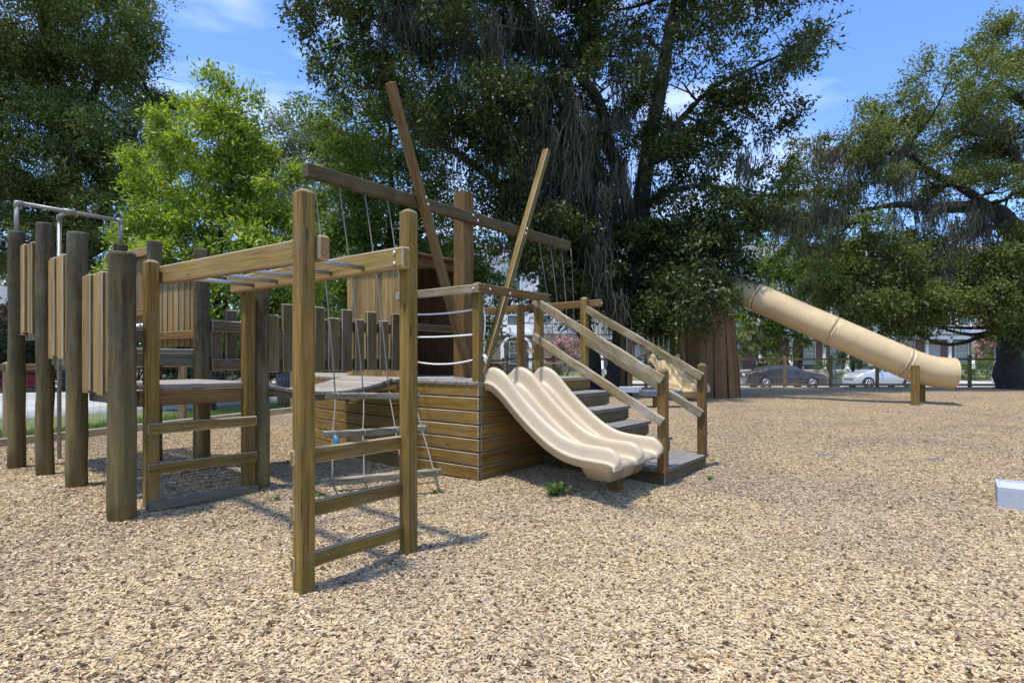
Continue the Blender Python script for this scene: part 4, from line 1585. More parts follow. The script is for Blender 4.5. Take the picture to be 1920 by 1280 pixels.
def strand(parent, pts, lmin, lmax, rg, per=20):
    VS, FS = [], []
    base = 0
    seg = 9
    k = len(pts) * per
    p = np.repeat(pts, per, 0) + rg.normal(0, 1, (k, 3)) * np.array([0.15, 0.15, 0.10])
    L = np.repeat(rg.uniform(0, 1, (len(pts), 1)) ** 1.6 * (lmax - lmin) + lmin, per, 0)[:, 0] * rg.uniform(0.45, 1.1, k)
    an = rg.uniform(0, math.pi, k)
    side = np.stack([np.cos(an), np.sin(an), np.zeros(k)], 1)
    w = rg.uniform(0.009, 0.024, k)
    cur = p.copy()
    rows = []
    dr = rg.normal(0, 0.05, (k, 2))
    for i in range(seg + 1):
        f = i / seg
        ww = (w * (1 - f) ** 0.7 * (0.75 + 0.5 * rg.uniform(0, 1, k)))[:, None]
        rows.append((cur - side * ww, cur + side * ww))
        cur = cur + np.concatenate([dr * (L / seg)[:, None] * 2 + rg.normal(0, 0.035, (k, 2)), -(L / seg)[:, None]], 1)
    V_ = np.stack([np.stack(r, 1) for r in rows], 1)        # k, seg+1, 2, 3
    vs = V_.reshape(-1, 3)
    b = np.arange(k)[:, None] * (seg + 1) * 2 + np.arange(seg)[None, :] * 2
    fs = np.stack([b, b + 1, b + 3, b + 2], -1).reshape(-1, 4)
    m = link('spanish_moss', np_mesh('spanish_moss', vs, fs), parent, 'moss')
    m['kind'] = 'stuff'
    return m


def LB(px, py, d, rx, rz, w=1.0, ry=None):
    x_, y_, z_ = P(px, py, d)
    return (x_, y_, z_, rx, ry if ry else rx, rz, w)


def LM(d, *pts):
    """limb polyline: (px, py, radius[, extra depth])"""
    out = []
    for q in pts:
        x_, y_, z_ = P(q[0], q[1], d + (q[3] if len(q) > 3 else 0))
        out.append((x_, y_, z_, q[2]))
    return out


# ---- the big live oak behind the ship
d = 19.5
bx_, by_, _ = P(1155, 738, d)
limbs = [
    LM(d, (1152, 748, .50), (1158, 690, .40), (1172, 610, .36), (1190, 520, .33), (1203, 400, .30), (1222, 230, .25), (1250, 90, .21), (1272, -20, .18), (1300, -180, .10)),
    LM(d, (1118, 742, .36, .8), (1104, 660, .30, .8), (1094, 580, .27, .6), (1070, 480, .22, .2), (1000, 395, .17, -.5), (910, 320, .13, -1.2), (820, 265, .08, -1.6), (740, 230, .04, -2)),
    LM(d, (1196, 440, .24), (1178, 370, .22), (1141, 279, .21), (1108, 170, .19, -.4), (1052, 95, .15, -.8), (1000, 30, .12, -1.2), (960, -80, .08, -1.5)),
    LM(d, (1212, 330, .12), (1262, 235, .10, -.4), (1335, 165, .07, -.8), (1440, 115, .04, -1), (1530, 90, .02, -1)),
    LM(d, (1203, 395, .12), (1262, 350, .10, -.6), (1330, 345, .07, -1), (1410, 370, .05, -1.3), (1480, 360, .02, -1.5)),
    LM(d, (1198, 440, .11), (1250, 425, .09, -.8), (1310, 470, .06, -1.5), (1340, 560, .03, -1.9)),
    LM(d, (1060, 110, .10, -.8), (1010, 60, .07, -1), (900, 40, .05, -1.5), (780, 10, .03, -1.5)),
    LM(d, (1192, 500, .10), (1120, 455, .07, -1), (1040, 440, .05, -1.5)),
]
lobes = []
rgl = np.random.default_rng(11)
for px, py, rx, rz, w in [
        (640, 60, 1.3, 1.2, .55), (700, 150, 1.4, 1.2, .75), (640, 190, 1.1, 1.0, .5), (760, 30, 1.5, 1.2, .75), (830, 120, 1.5, 1.2, .8), (900, 30, 1.6, 1.2, .9), (900, 200, 1.4, 1.1, .85),
        (800, 240, 1.4, 1.1, .8), (960, 120, 1.5, 1.3, .9), (1000, 240, 1.5, 1.3, 1), (960, 330, 1.3, 1.2, .8), (1050, 340, 1.4, 1.3, 1.1), (1060, 60, 1.5, 1.2, .8), (1130, 160, 1.4, 1.2, .75),
        (1040, 470, 1.2, 1.1, 1.3), (1120, 430, 1.2, 1.2, 1.2), (1110, 530, 1.1, 0.9, 1.4), (1180, 480, 1.1, 1.0, 1.2), (1160, 30, 1.5, 1.2, .7), (1250, 60, 1.5, 1.2, .7), (1330, 20, 1.6, 1.2, .65),
        (1280, 180, 1.4, 1.1, .7), (1360, 120, 1.5, 1.1, .65), (1440, 60, 1.5, 1.1, .55), (1500, 20, 1.4, 1.1, .5), (1430, 180, 1.3, 1.0, .55), (1500, 120, 1.1, .8, .4), (1370, 240, 1.3, 1.0, .7),
        (1300, 290, 1.2, 1.0, .85), (1400, 330, 1.3, 1.0, .75), (1290, 370, 1.1, 1.0, .95), (1350, 410, 1.2, 1.0, 1.1), (1460, 390, 1.0, .8, .55), (1440, 290, 1.0, .8, .5), (1270, 460, 1.1, 1.0, 1.2),
        (1325, 500, 1.0, .8, 1.6), (1395, 440, .8, .6, .7), (1305, 555, .85, .7, 2.0), (1352, 535, .55, .5, 1.0), (1250, 560, .9, .8, 1.2), (1210, 590, .9, .7, 1.1), (1060, 560, .9, .7, 1.2), (900, -120, 3, 1.5, .7),
        (1150, -150, 3, 1.6, .7), (1400, -130, 3, 1.5, .6), (700, -110, 2.2, 1.4, .6), (1000, 420, 1.0, .9, 1.0), (1230, 300, 1.1, 1.0, .7)]:
    dd = d + rgl.uniform(-2.2, 1.2)
    if px > 1290 and py > 440:
        dd = rgl.uniform(16.0, 18.2)
        w *= 0.5
        rx *= 1.25
    if px > 1240 and py < 400:
        w *= 0.45
    if px < 870 and py > 90:
        w *= 0.25
    lobes.append(LB(px, py, dd, rx, rz, w, ry=rx * 1.2))
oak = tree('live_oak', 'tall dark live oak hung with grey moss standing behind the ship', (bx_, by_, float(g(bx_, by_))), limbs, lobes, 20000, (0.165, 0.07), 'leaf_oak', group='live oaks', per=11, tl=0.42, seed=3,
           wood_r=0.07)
# its moss curtains
rg = np.random.default_rng(21)
mp_ = []
for px, py, n, sx in ((720, 0, 10, 40), (780, 20, 12, 60), (840, 20, 12, 40), (880, 60, 14, 40), (930, 40, 16, 60), (960, 120, 18, 60), (1000, 170, 28, 60), (1040, 230, 30, 60), (1010, 290, 26, 70), (1060, 320, 26, 50),
                      (1100, 250, 18, 40), (1150, 330, 12, 30), (1080, 400, 20, 60), (960, 230, 12, 40), (1110, 470, 14, 40), (1190, 140, 8, 20), (1160, 540, 12, 40), (1380, 300, 6, 60), (1230, 200, 6, 20)):
    for _ in range(n):
        x_, y_, z_ = P(px + rg.normal(0, sx), py + rg.normal(0, 25), d + rg.uniform(-2.2, 0.6))
        mp_.append((x_ - bx_, y_ - by_, z_ - float(g(bx_, by_))))
strand(oak, np.array(mp_), 0.7, 3.0, rg, 26)

# ---- bright mid-green tree to the left of the mast
d = 22
bx_, by_, _ = P(720, 730, d)
limbs = [LM(d, (720, 735, .18), (722, 600, .16), (730, 480, .13), (735, 380, .10), (730, 260, .07), (725, 130, .02)), LM(d, (724, 560, .09), (690, 450, .06), (660, 360, .03)), LM(d, (726, 540, .09), (790, 440, .06), (830, 350, .03))]
lobes = [LB(px, py, d + rgl.uniform(-1, 1), rx, rz, w) for px, py, rx, rz, w in
         [(640, 110, 1.2, 1.1, .45), (600, 190, 1.0, .9, .4), (700, 140, 1.4, 1.2, .6), (780, 150, 1.5, 1.2, .6), (660, 220, 1.4, 1.2, .7), (840, 230, 1.5, 1.2, .7), (740, 250, 1.5, 1.4, .9), (680, 310, 1.5, 1.4, .9), (760, 340, 1.6, 1.4, 1), (650, 400, 1.4, 1.3, 1), (720, 420, 1.7, 1.4, 1), (810, 420, 1.6, 1.4, 1), (680, 500, 1.6, 1.3, 1.1), (760, 510, 1.7, 1.3, 1), (840, 520, 1.5, 1.3, 1),
          (640, 560, 1.5, 1.2, 1), (720, 590, 1.8, 1.2, 1), (820, 600, 1.8, 1.2, 1), (870, 460, 1.3, 1.2, .8), (900, 570, 1.5, 1.2, .9)]]
tree('laurel_tree', 'bushy mid-green tree with narrow leaves directly behind the yard and mast', (bx_, by_, float(g(bx_, by_))), limbs, lobes, 11000, (0.17, 0.062), 'leaf_mid', per=9, tl=0.45, seed=5, droop=0.5)

# ---- lime-green tree left
d = 14.5
bx_, by_, _ = P(400, 770, d)
limbs = [LM(d, (398, 775, .12), (402, 660, .10), (410, 540, .08), (415, 400, .05), (410, 280, .02)), LM(d, (402, 640, .07), (350, 500, .05), (310, 380, .02)), LM(d, (404, 620, .07), (460, 480, .05), (490, 330, .02)),
         LM(d, (402, 680, .06), (330, 600, .04), (270, 520, .02)), LM(d, (402, 680, .06), (470, 600, .04), (520, 520, .02))]
lobes = [LB(px, py, d + rgl.uniform(-.8, .8), rx, rz, w) for px, py, rx, rz, w in
         [(400, 200, .75, .6, .8), (440, 215, .7, .55, .8), (370, 250, .9, .7, 1), (440, 270, .9, .7, 1), (490, 270, .7, .6, .8), (330, 270, .6, .5, .7), (310, 320, .8, .65, 1), (380, 330, 1.0, .8, 1), (460, 340, 1.0, .8, 1), (515, 350, .7, .7, .8),
          (290, 390, .8, .65, 1), (350, 410, 1.0, .8, 1.1), (430, 420, 1.1, .8, 1.1), (505, 430, .9, .8, 1), (300, 450, .8, .6, 1.1), (380, 490, 1.1, .8, 1.1), (470, 500, 1.1, .8, 1.1), (280, 500, .7, .55, 1), (330, 540, 1.0, .7, 1),
          (430, 570, 1.2, .8, 1), (520, 540, 1.0, .8, 1), (540, 450, .6, .6, .7), (210, 480, .6, .5, .8), (195, 520, .55, .45, .8), (240, 440, .5, .4, .7), (520, 620, 1.0, .7, .9), (400, 640, 1.2, .7, .8)]]
tree('myrtle_tree', 'sunlit lime-green young tree rising behind the log fort', (bx_, by_, float(g(bx_, by_))), limbs, lobes, 6600, (0.14, 0.052), 'leaf_lime', per=10, tl=0.30, seed=6, droop=0.15)

# ---- great oak at the far left
d = 23
bx_, by_, _ = P(140, 725, d)
limbs = [LM(d, (140, 735, .6), (142, 620, .5), (146, 500, .46), (140, 380, .42), (120, 240, .34), (90, 80, .25), (60, -80, .15)), LM(d, (144, 480, .28), (200, 380, .22), (240, 280, .15), (280, 180, .07)),
         LM(d, (142, 430, .26), (60, 340, .2), (-20, 280, .12)), LM(d, (130, 300, .2), (180, 160, .14), (200, 20, .07)), LM(d, (145, 520, .2), (80, 430, .14), (0, 400, .08)), LM(d, (145, 500, .15), (230, 440, .1), (290, 420, .04))]
lobes = [LB(px, py, d + rgl.uniform(-2.5, 1.5), rx, rz, w) for px, py, rx, rz, w in
         [(30, 30, 2.4, 1.7, 1.2), (120, 50, 2.2, 1.5, .9), (200, 50, 1.6, 1.4, .9), (240, 110, 1.3, 1.1, .8), (60, 130, 2.2, 1.4, 1), (160, 150, 1.9, 1.3, 1), (270, 180, 1.2, .8, .8), (30, 220, 2.0, 1.3, 1), (130, 240, 2.0, 1.1, 1.1), (220, 240, 1.6, 1.0, 1),
          (300, 220, 1.0, .7, .8), (50, 310, 2.0, 1.0, 1.2), (150, 320, 1.7, 1.0, 1.1), (240, 320, 1.4, .9, 1), (300, 300, 1.1, .8, .8), (20, 390, 1.9, 1.0, 1), (110, 400, 1.6, .9, 1), (200, 400, 1.5, .9, 1), (270, 400, 1.2, .9, .9), (60, 460, 1.8, .9, .7),
          (250, 470, 1.5, .8, .8), (-60, 150, 2.6, 2.2, 1), (-60, 330, 2.4, 1.6, 1), (100, -90, 3, 1.6, 1), (230, 10, 1.2, 1.0, .6), (170, 480, 1.6, .8, .8), (-30, 470, 2.0, 1.0, .8)]]
tree('live_oak', 'massive spreading live oak at the left behind the log fort', (bx_, by_, float(g(bx_, by_))), limbs, lobes, 19500, (0.135, 0.065), 'leaf_oak_lit', group='live oaks', per=10, tl=0.45, seed=8, moss=(60, .4, 1.4), wood_r=0.09, flat=0.5)

# ---- right-hand oak with the arching limb
d = 23
bx_, by_, _ = P(1905, 727, d)
limbs = [LM(d, (1905, 738, .75), (1902, 680, .6), (1908, 600, .55), (1915, 520, .5), (1908, 450, .42), (1888, 410, .36), (1850, 388, .3), (1800, 385, .24), (1740, 392, .2), (1690, 380, .13), (1620, 395, .06)),
         LM(d, (1912, 520, .4), (1950, 430, .35), (1990, 300, .25), (2010, 150, .15)), LM(d, (1960, 400, .25), (1925, 320, .2), (1885, 270, .16), (1850, 250, .1)), LM(d, (1890, 412, .2), (1800, 350, .16), (1730, 310, .13), (1690, 282, .12), (1600, 292, .08), (1540, 300, .03)),
         LM(d, (1950, 430, .2), (1880, 420, .12), (1800, 440, .06)), LM(d, (1990, 300, .18), (1900, 180, .1), (1830, 140, .05))]
lobes = [LB(px, py, d + rgl.uniform(-2.2, 1.5), rx, rz, w) for px, py, rx, rz, w in
         [(1860, 110, 1.6, 1.1, .8), (1910, 70, 1.3, .9, .7), (1780, 150, 1.5, 1.0, .8), (1900, 180, 1.8, 1.1, 1), (1720, 200, 1.3, .8, .8), (1810, 210, 1.7, 1.0, 1.1), (1640, 225, 1.2, .7, .9), (1600, 265, 1.2, .6, .9), (1700, 260, 1.4, .7, 1.1), (1780, 280, 1.5, .8, 1.1),
          (1870, 300, 1.6, .9, 1), (1540, 300, 1.1, .6, .8), (1620, 320, 1.3, .6, 1), (1700, 350, 1.3, .7, 1), (1800, 340, 1.4, .7, 1.2), (1890, 350, 1.4, .7, 1), (1560, 380, 1.2, .7, .9), (1640, 420, 1.2, .7, .8), (1500, 350, 1.0, .7, .9), (1520, 290, 1.0, .6, .8), (1470, 420, 1.0, .7, .8),
          (1560, 450, 1.3, .8, 1), (1640, 480, 1.5, .8, 1.2), (1720, 470, 1.3, .7, 1), (1560, 520, 1.2, .7, 1), (1630, 550, 1.4, .8, 1.4), (1710, 550, 1.6, .9, 1.5), (1790, 520, 1.4, .8, 1.2), (1860, 500, 1.3, .7, 1), (1780, 575, 1.3, .6, 1.3), (1720, 600, 1.1, .5, 1.2),
          (1850, 555, 1.2, .7, 1.2), (1910, 550, 1.4, .9, 1.2), (1905, 610, .7, .6, 1), (1960, 250, 2, 1.5, 1), (1980, 420, 1.8, 1.3, 1), (1800, 440, 1.0, .4, .6), (1670, 600, 1.0, .5, 1.0), (1990, 100, 2, 1.3, .8)]]
lobes = [(*l_[:6], l_[6] * (0.6 if l_[2] > P(0, 460, d)[2] else 1.15)) for l_ in lobes]
oak2 = tree('live_oak', 'moss-draped live oak with arching limb at the right edge of the yard', (bx_, by_, float(g(bx_, by_))), limbs, lobes, 16000, (0.135, 0.065), 'leaf_oak_lit', group='live oaks', per=10, tl=0.42, seed=9, wood_r=0.08, flat=0.6)
mp_ = []
for px, py, n, sx in ((1590, 290, 26, 45), (1660, 290, 18, 30), (1750, 400, 20, 60), (1840, 400, 26, 40), (1690, 480, 18, 60), (1560, 380, 16, 40), (1900, 240, 14, 30), (1780, 530, 16, 60), (1640, 520, 16, 60), (1480, 400, 10, 30), (1830, 520, 10, 40), (1700, 330, 10, 40)):
    for _ in range(n):
        x_, y_, z_ = P(px + rg.normal(0, sx), py + rg.normal(0, 14), d + rg.uniform(-2, 1))
        mp_.append((x_ - bx_, y_ - by_, z_ - float(g(bx_, by_))))
strand(oak2, np.array(mp_), 0.5, 2.2, rg, 24)

# ---- grey-green tree between, farther off
d = 30
bx_, by_, _ = P(590, 715, d)
limbs = [LM(d, (590, 722, .25), (588, 560, .2), (592, 400, .13), (585, 280, .05)), LM(d, (588, 520, .12), (540, 400, .07), (520, 320, .03)), LM(d, (588, 520, .12), (640, 400, .07), (660, 320, .03))]
lobes = [LB(px, py, d + rgl.uniform(-1, 1), rx, rz, 1) for px, py, rx, rz in [(590, 240, 1.6, 1.2), (540, 260, 1.5, 1.1), (630, 270, 1.5, 1.1), (520, 320, 1.6, 1.2), (600, 320, 1.8, 1.3), (660, 340, 1.6, 1.3), (540, 390, 1.8, 1.3), (620, 410, 1.9, 1.4), (560, 470, 2, 1.3), (640, 490, 2, 1.3), (580, 560, 2.2, 1.3), (520, 580, 2, 1.3), (650, 590, 2, 1.3)]]
tree('elm_tree', 'pale grey-green tree rising between lime tree and mast', (bx_, by_, float(g(bx_, by_))), limbs, lobes, 5500, (0.2, 0.085), 'leaf_grey', per=9, tl=0.55, seed=12)


# ---- bright tree behind the top of the tube slide
d = 41
bx_, by_, _ = P(1500, 710, d)
limbs = [LM(d, (1500, 725, .16), (1502, 620, .13), (1498, 520, .09), (1495, 420, .05)), LM(d, (1502, 590, .08), (1460, 500, .05), (1440, 430, .02)), LM(d, (1502, 590, .08), (1550, 510, .05), (1580, 440, .02))]
lobes = [LB(px, py, d + rgl.uniform(-1, 1), rx * 1.4, rz * 1.4, 1) for px, py, rx, rz in [(1500, 400, 1.5, 1.1), (1450, 440, 1.3, 1.0), (1545, 440, 1.3, 1.0), (1480, 490, 1.5, 1.0), (1550, 500, 1.5, 1.0), (1440, 530, 1.3, .9), (1510, 550, 1.4, .8), (1590, 530, 1.3, .9), (1420, 590, 1.0, .7), (1470, 610, 1.0, .6)]]
tree('water_oak', 'bright green tree behind the upper end of the tube slide', (bx_, by_, float(g(bx_, by_))), limbs, lobes, 4200, (0.23, 0.10), 'leaf_mid', per=9, tl=0.45, seed=15)


# ---- shrubs and small trees
def shrub(name, label, cat, px, py, d, w, h, leafm, n, leaf=(0.11, 0.05), seed=0, group=None, clip=False, flowers=None, stems=3):
    x_ = (px - 960) / 1080 * d
    z0 = float(g(x_, d))
    rg_ = np.random.default_rng(seed + 100)
    o = bpy.data.objects.new(name, None)
    o.empty_display_size = 0.1
    COL.objects.link(o)
    o.location = (x_, d, z0)
    tag(o, label, cat, group)
    parts = []
    for i in range(stems):
        e = np.array([rg_.normal(0, w * 0.22), rg_.normal(0, w * 0.22), h * 0.7])
        parts.append(tube_mesh([(rg_.normal(0, .05), rg_.normal(0, .05), -0.1), e * 0.5 + rg_.normal(0, 0.05, 3) * w, e], [0.03 * h ** 0.5, 0.022 * h ** 0.5, 0.008], 5, False))
    link('stems', merge_meshes('stems', parts), o, 'bark')
    if clip:
        lobes = [(0, 0, h * 0.5, w / 2, w / 2, h * 0.5, 1)]
    else:
        lobes = []
        for i in range(7):
            a_ = i * 2.4
            r_ = 0.0 if i == 0 else w * 0.27
            lobes.append((r_ * math.cos(a_), r_ * math.sin(a_), h * (0.35 + 0.45 * rg_.uniform()), w * 0.27, w * 0.27, h * 0.24, 1))
    C, D = lobe_twigs(lobes, n, rg_, 0.9, 0.25)
    C[:, 2] = np.abs(C[:, 2]) * 1.0
    vs, fs = leaf_arrays(C, D, 9, min(0.35, w * 0.25), leaf[0], leaf[1], 0.1, rg_)
    link('foliage', np_mesh('foliage', vs, fs), o, leafm)
    if flowers:
        pk = rg_.choice(len(C), flowers)
        top = C[pk][C[pk][:, 2] > h * 0.35]
        vs, fs = leaf_arrays(top, D[pk][C[pk][:, 2] > h * 0.35], 22, 0.26, 0.11, 0.10, 0.0, rg_)
        f_ = link('blossom', np_mesh('blossom', vs, fs), o, 'petal_pink')
    return o


shrub('crape_myrtle', 'pink-flowering crape myrtle before the brick porch beyond the tube slide foot', 'crape myrtle', 1868, 0, 43, 2.4, 5.4, 'leaf_mid', 500, (0.16, 0.08), 1, 'crape myrtles', flowers=150)
shrub('crape_myrtle', 'pink-flowering crape myrtle between the stump tower and the tube slide', 'crape myrtle', 1430, 0, 42, 5.2, 6.0, 'leaf_mid', 1100, (0.18, 0.09), 2, 'crape myrtles', flowers=110)
shrub('crape_myrtle', 'pink-flowering crape myrtle seen through the ship railing beside the stairs', 'crape myrtle', 1052, 0, 40, 3.8, 4.4, 'leaf_grey', 450, (0.16, 0.08), 3, 'crape myrtles', flowers=330)
shrub('crape_myrtle', 'pink-flowering crape myrtle behind the middle of the tube slide', 'crape myrtle', 1600, 0, 42, 4.4, 6.0, 'leaf_mid', 1000, (0.16, 0.08), 4, 'crape myrtles', flowers=90)
shrub('bay_tree', 'bright green leafy shrub showing under the oak beside the stump tower', 'shrub', 1262, 0, 27, 2.6, 3.6, 'leaf_lime', 700, (0.14, 0.06), 5)
for i, (px, d_, w_, h_, lab) in enumerate([(1007, 45.6, 1.1, 1.1, 'small clipped round shrub below the arched window'), (1044, 45.6, 1.1, 1.0, 'small clipped round shrub behind the second deck post'), (1688, 46, 1.6, 1.3, 'dark rounded shrub before the porch, behind the silver car'),
                                           (1805, 46, 1.7, 1.1, 'low dark shrub right of the tube slide mouth'), (1850, 46.4, 2.0, 1.2, 'broad dark shrub below the brick porch at right'), (1560, 46.2, 2.0, 1.5, 'dark shrub at the porch between the two parked cars')]):
    shrub('round_shrub', lab, 'shrub', px, 0, d_, w_, h_, 'leaf_shrub', 260, (0.1, 0.06), 20 + i, 'house front shrubs', clip=True)
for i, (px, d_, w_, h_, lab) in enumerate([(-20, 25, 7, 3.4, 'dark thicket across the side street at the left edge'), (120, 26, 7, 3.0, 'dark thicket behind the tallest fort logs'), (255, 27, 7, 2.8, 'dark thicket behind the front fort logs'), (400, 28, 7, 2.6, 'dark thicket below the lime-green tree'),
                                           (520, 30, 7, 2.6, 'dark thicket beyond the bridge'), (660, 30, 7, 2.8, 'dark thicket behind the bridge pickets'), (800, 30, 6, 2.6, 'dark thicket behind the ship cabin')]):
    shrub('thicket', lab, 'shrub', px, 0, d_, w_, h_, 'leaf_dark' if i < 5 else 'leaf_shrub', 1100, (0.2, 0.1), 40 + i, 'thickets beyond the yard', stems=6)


# ---- far woods behind the houses and beyond the side street
def far_woods():
    rg_ = np.random.default_rng(77)
    lobes = []
    for x_ in np.arange(-75, 100, 3.2):
        y_ = 75 + rg_.uniform(-4, 6) if x_ > -10 else 44 + rg_.uniform(-4, 6) - (x_ + 10) * -0.1
        h = rg_.uniform(4.5, 8) if x_ < -8 else rg_.uniform(5, 9)
        for z_ in np.arange(1.5, h, 2.2):
            lobes.append((x_ + rg_.uniform(-1, 1), y_, z_, 2.6, 2, 1.8, 1))
    C, D = lobe_twigs(lobes, 7000, rg_)
    vs, fs = leaf_arrays(C, D, 8, 0.9, 0.5, 0.26, 0.2, rg_)
    o = link('far_woods', np_mesh('far_woods', vs, fs), None, 'leaf_grey')
    tag(o, 'distant mass of green woods behind the houses and street', 'woods')
    o['kind'] = 'stuff'


far_woods()


# ---- grass verge along the left fence
def grass():
    rg_ = np.random.default_rng(5)
    k = 26000
    y_ = rg_.uniform(7, 20, k)
    x_ = edge_x(y_) - 0.1 - rg_.uniform(0, 1, k) ** 1.3 * 2.2
    # keep off the street
    cx = np.interp(y_, [8, 9.5, 12.6, 16.4, 22], [-46, -30, -17, -11.5, -8.6])
    ok = x_ > cx + 3.6
    x_, y_ = x_[ok], y_[ok]
    C = np.stack([x_, y_, g(x_, y_) - 0.1], 1)
    k = len(C)
    an = rg_.uniform(0, 6.28, k)
    sd_ = np.stack([np.cos(an), np.sin(an), np.zeros(k)], 1) * 0.012
    h = rg_.uniform(0.06, 0.18, (k, 1))
    tip = C + np.concatenate([rg_.normal(0, 0.04, (k, 2)), h], 1)
    vs = np.stack([C - sd_, C + sd_, tip], 1).reshape(-1, 3)
    o = link('verge_grass', np_mesh('verge_grass', vs, np.arange(3 * k).reshape(-1, 3)), None, 'grass_blade')
    tag(o, 'strip of green grass between the left fence and the side street', 'grass')
    o['kind'] = 'stuff'


grass()


# ---- weeds in the mulch
def weed(label, px, py, d_, s, n, seed):
    rg_ = np.random.default_rng(seed)
    x_ = (px - 960) / 1080 * d_
    o = bpy.data.objects.new('weed', None)
    o.empty_display_size = 0.05
    COL.objects.link(o)
    o.location = (x_, d_, float(g(x_, d_)))
    tag(o, label, 'weed', 'weeds in the mulch')
    VS, FS, st = [], [], []
    k = 0
    for i in range(n):
        an = rg_.uniform(0, 6.28)
        ln = s * rg_.uniform(0.5, 1)
        d2 = np.array([math.cos(an) * 0.8, math.sin(an) * 0.8, rg_.uniform(0.4, 1.1)])
        d2 /= np.linalg.norm(d2)
        p0 = rg_.normal(0, s * 0.15, 3) * np.array([1, 1, 0])
        p1 = p0 + d2 * ln
        st.append(tube_mesh([p0, (p0 + p1) / 2 + np.array([0, 0, ln * .08]), p1], 0.0022, 4, False))
        for f in (0.35, 0.55, 0.75, 0.95):
            q = p0 + (p1 - p0) * f
            for s_ in (-1, 1):
                sd_ = np.cross(d2, [0, 0, 1]) * s_ + rg_.normal(0, 0.35, 3)
                sd_ /= np.linalg.norm(sd_)
                L = s * 0.26 * rg_.uniform(0.7, 1.2)
                w = np.cross(sd_, [0, 0, 1])
                w = w / (np.linalg.norm(w) + 1e-6) * L * 0.28
                VS += [q, q + sd_ * L * .5 + w + [0, 0, .004], q + sd_ * L, q + sd_ * L * .5 - w + [0, 0, .004]]
                FS.append((k, k + 1, k + 2, k + 3))
                k += 4
    link('stems', merge_meshes('stems', st), o, 'grass_blade')
    link('leaves', np_mesh('leaves', VS, FS), o, 'leaf_shrub')


for i, (lab, px, py, d_, s, n) in enumerate([
        ('leafy green weed growing under the beige twin slide', 1040, 905, 5.35, 0.19, 18), ('small green weed at the foot of the fort ladder post', 515, 930, 4.9, 0.08, 6), ('small green weed beside the dark log right of the fort ladder', 485, 922, 5.1, 0.06, 5),
        ('green weed inside the fort between ladder and platform', 350, 890, 5.6, 0.09, 6), ('weed at the frayed rope end near the ship corner', 822, 900, 5.35, 0.09, 7), ('tiny weed in the foreground mulch right of the ladder', 1176, 1055, 3.75, 0.035, 5),
        ('tiny weed sprig at the lower middle of the mulch', 853, 1205, 2.65, 0.035, 5), ('tiny weed sprig at the lower left of the mulch', 88, 1150, 2.95, 0.03, 4), ('weed at the corner of the bottom stair step', 1330, 905, 6.0, 0.09, 6),
        ('small weed below the rope net rungs', 600, 920, 5.1, 0.08, 6)]):
    weed(lab, px, py, d_, s, n, 300 + i)
# ================================================================== FAR PLAY EQUIPMENT
def tube_slide():
    zg = float(g(11, 15.4))
    t = Thing('tube_slide', 'long tan tube slide running down to the right from the stump tower', 'tube slide', (11.0, 15.5, 0))
    cl = [P(1360, 540, 18.0), P(1392, 546, 17.6), P(1430, 562, 17.2), P(1500, 594, 16.7), P(1552, 616, 16.3), P(1620, 646, 15.9), P(1680, 672, 15.6), P(1715, 687, 15.5), P(1750, 697, 15.4), P(1786, 700, 15.3)]
    k = np.linspace(0, len(cl) - 1, 73)
    c = np.array(cl)
    q = np.stack([np.interp(k, np.arange(len(cl)), c[:, i]) for i in range(3)], 1)
    for _ in range(10):
        q[1:-1] = (q[:-2] + 2 * q[1:-1] + q[2:]) / 4
    q -= np.array([11.0, 15.5, 0])
    cuts = [0, 14, 33, 52, 72]
    r = 0.41
    for i in range(4):
        seg = q[cuts[i]:cuts[i + 1] + 1]
        o = link('tube_section', tube_mesh(seg, r, 36, False), t.o, 'slide_tan')
        md = o.modifiers.new('wall', 'SOLIDIFY')
        md.thickness = 0.03
        md.offset = -1
        if i:
            a = q[cuts[i]]
            dr = q[cuts[i] + 1] - q[cuts[i] - 1]
            dr = dr / np.linalg.norm(dr)
            for s_ in (-0.07, 0.05):
                link('flange', tube_mesh([a + dr * (s_ - 0.02), a + dr * (s_ - 0.012), a + dr * (s_ + 0.012), a + dr * (s_ + 0.02)], [r + .001, r + .010, r + .010, r + .001], 36, False), t.o, 'slide_tan')
    e = q[-1]
    dr = (q[-1] - q[-3]) / np.linalg.norm(q[-1] - q[-3])
    link('mouth_rim', tube_mesh([e - dr * 0.03, e - dr * 0.02, e + dr * 0.012, e + dr * 0.02, e + dr * 0.012, e - dr * 0.02], [r + .001, r + .010, r + .010, r - .002, r - .034, r - .034], 36, False), t.o, 'slide_tan')
    off = Vector((11.0, 15.5, 0))
    for px, d_, top in ((1716, 14.95, 684), (1727, 15.98, 690)):
        x_ = (px - 960) / 1080 * d_
        zt = EYE - (top - 674) / 1080 * d_
        post(t, 'support_post', Vector((x_, d_, zg - 0.2)) - off, Vector((x_, d_, zt)) - off, 0.15, 0.15, 'timber_gold', 0.01)


tube_slide()


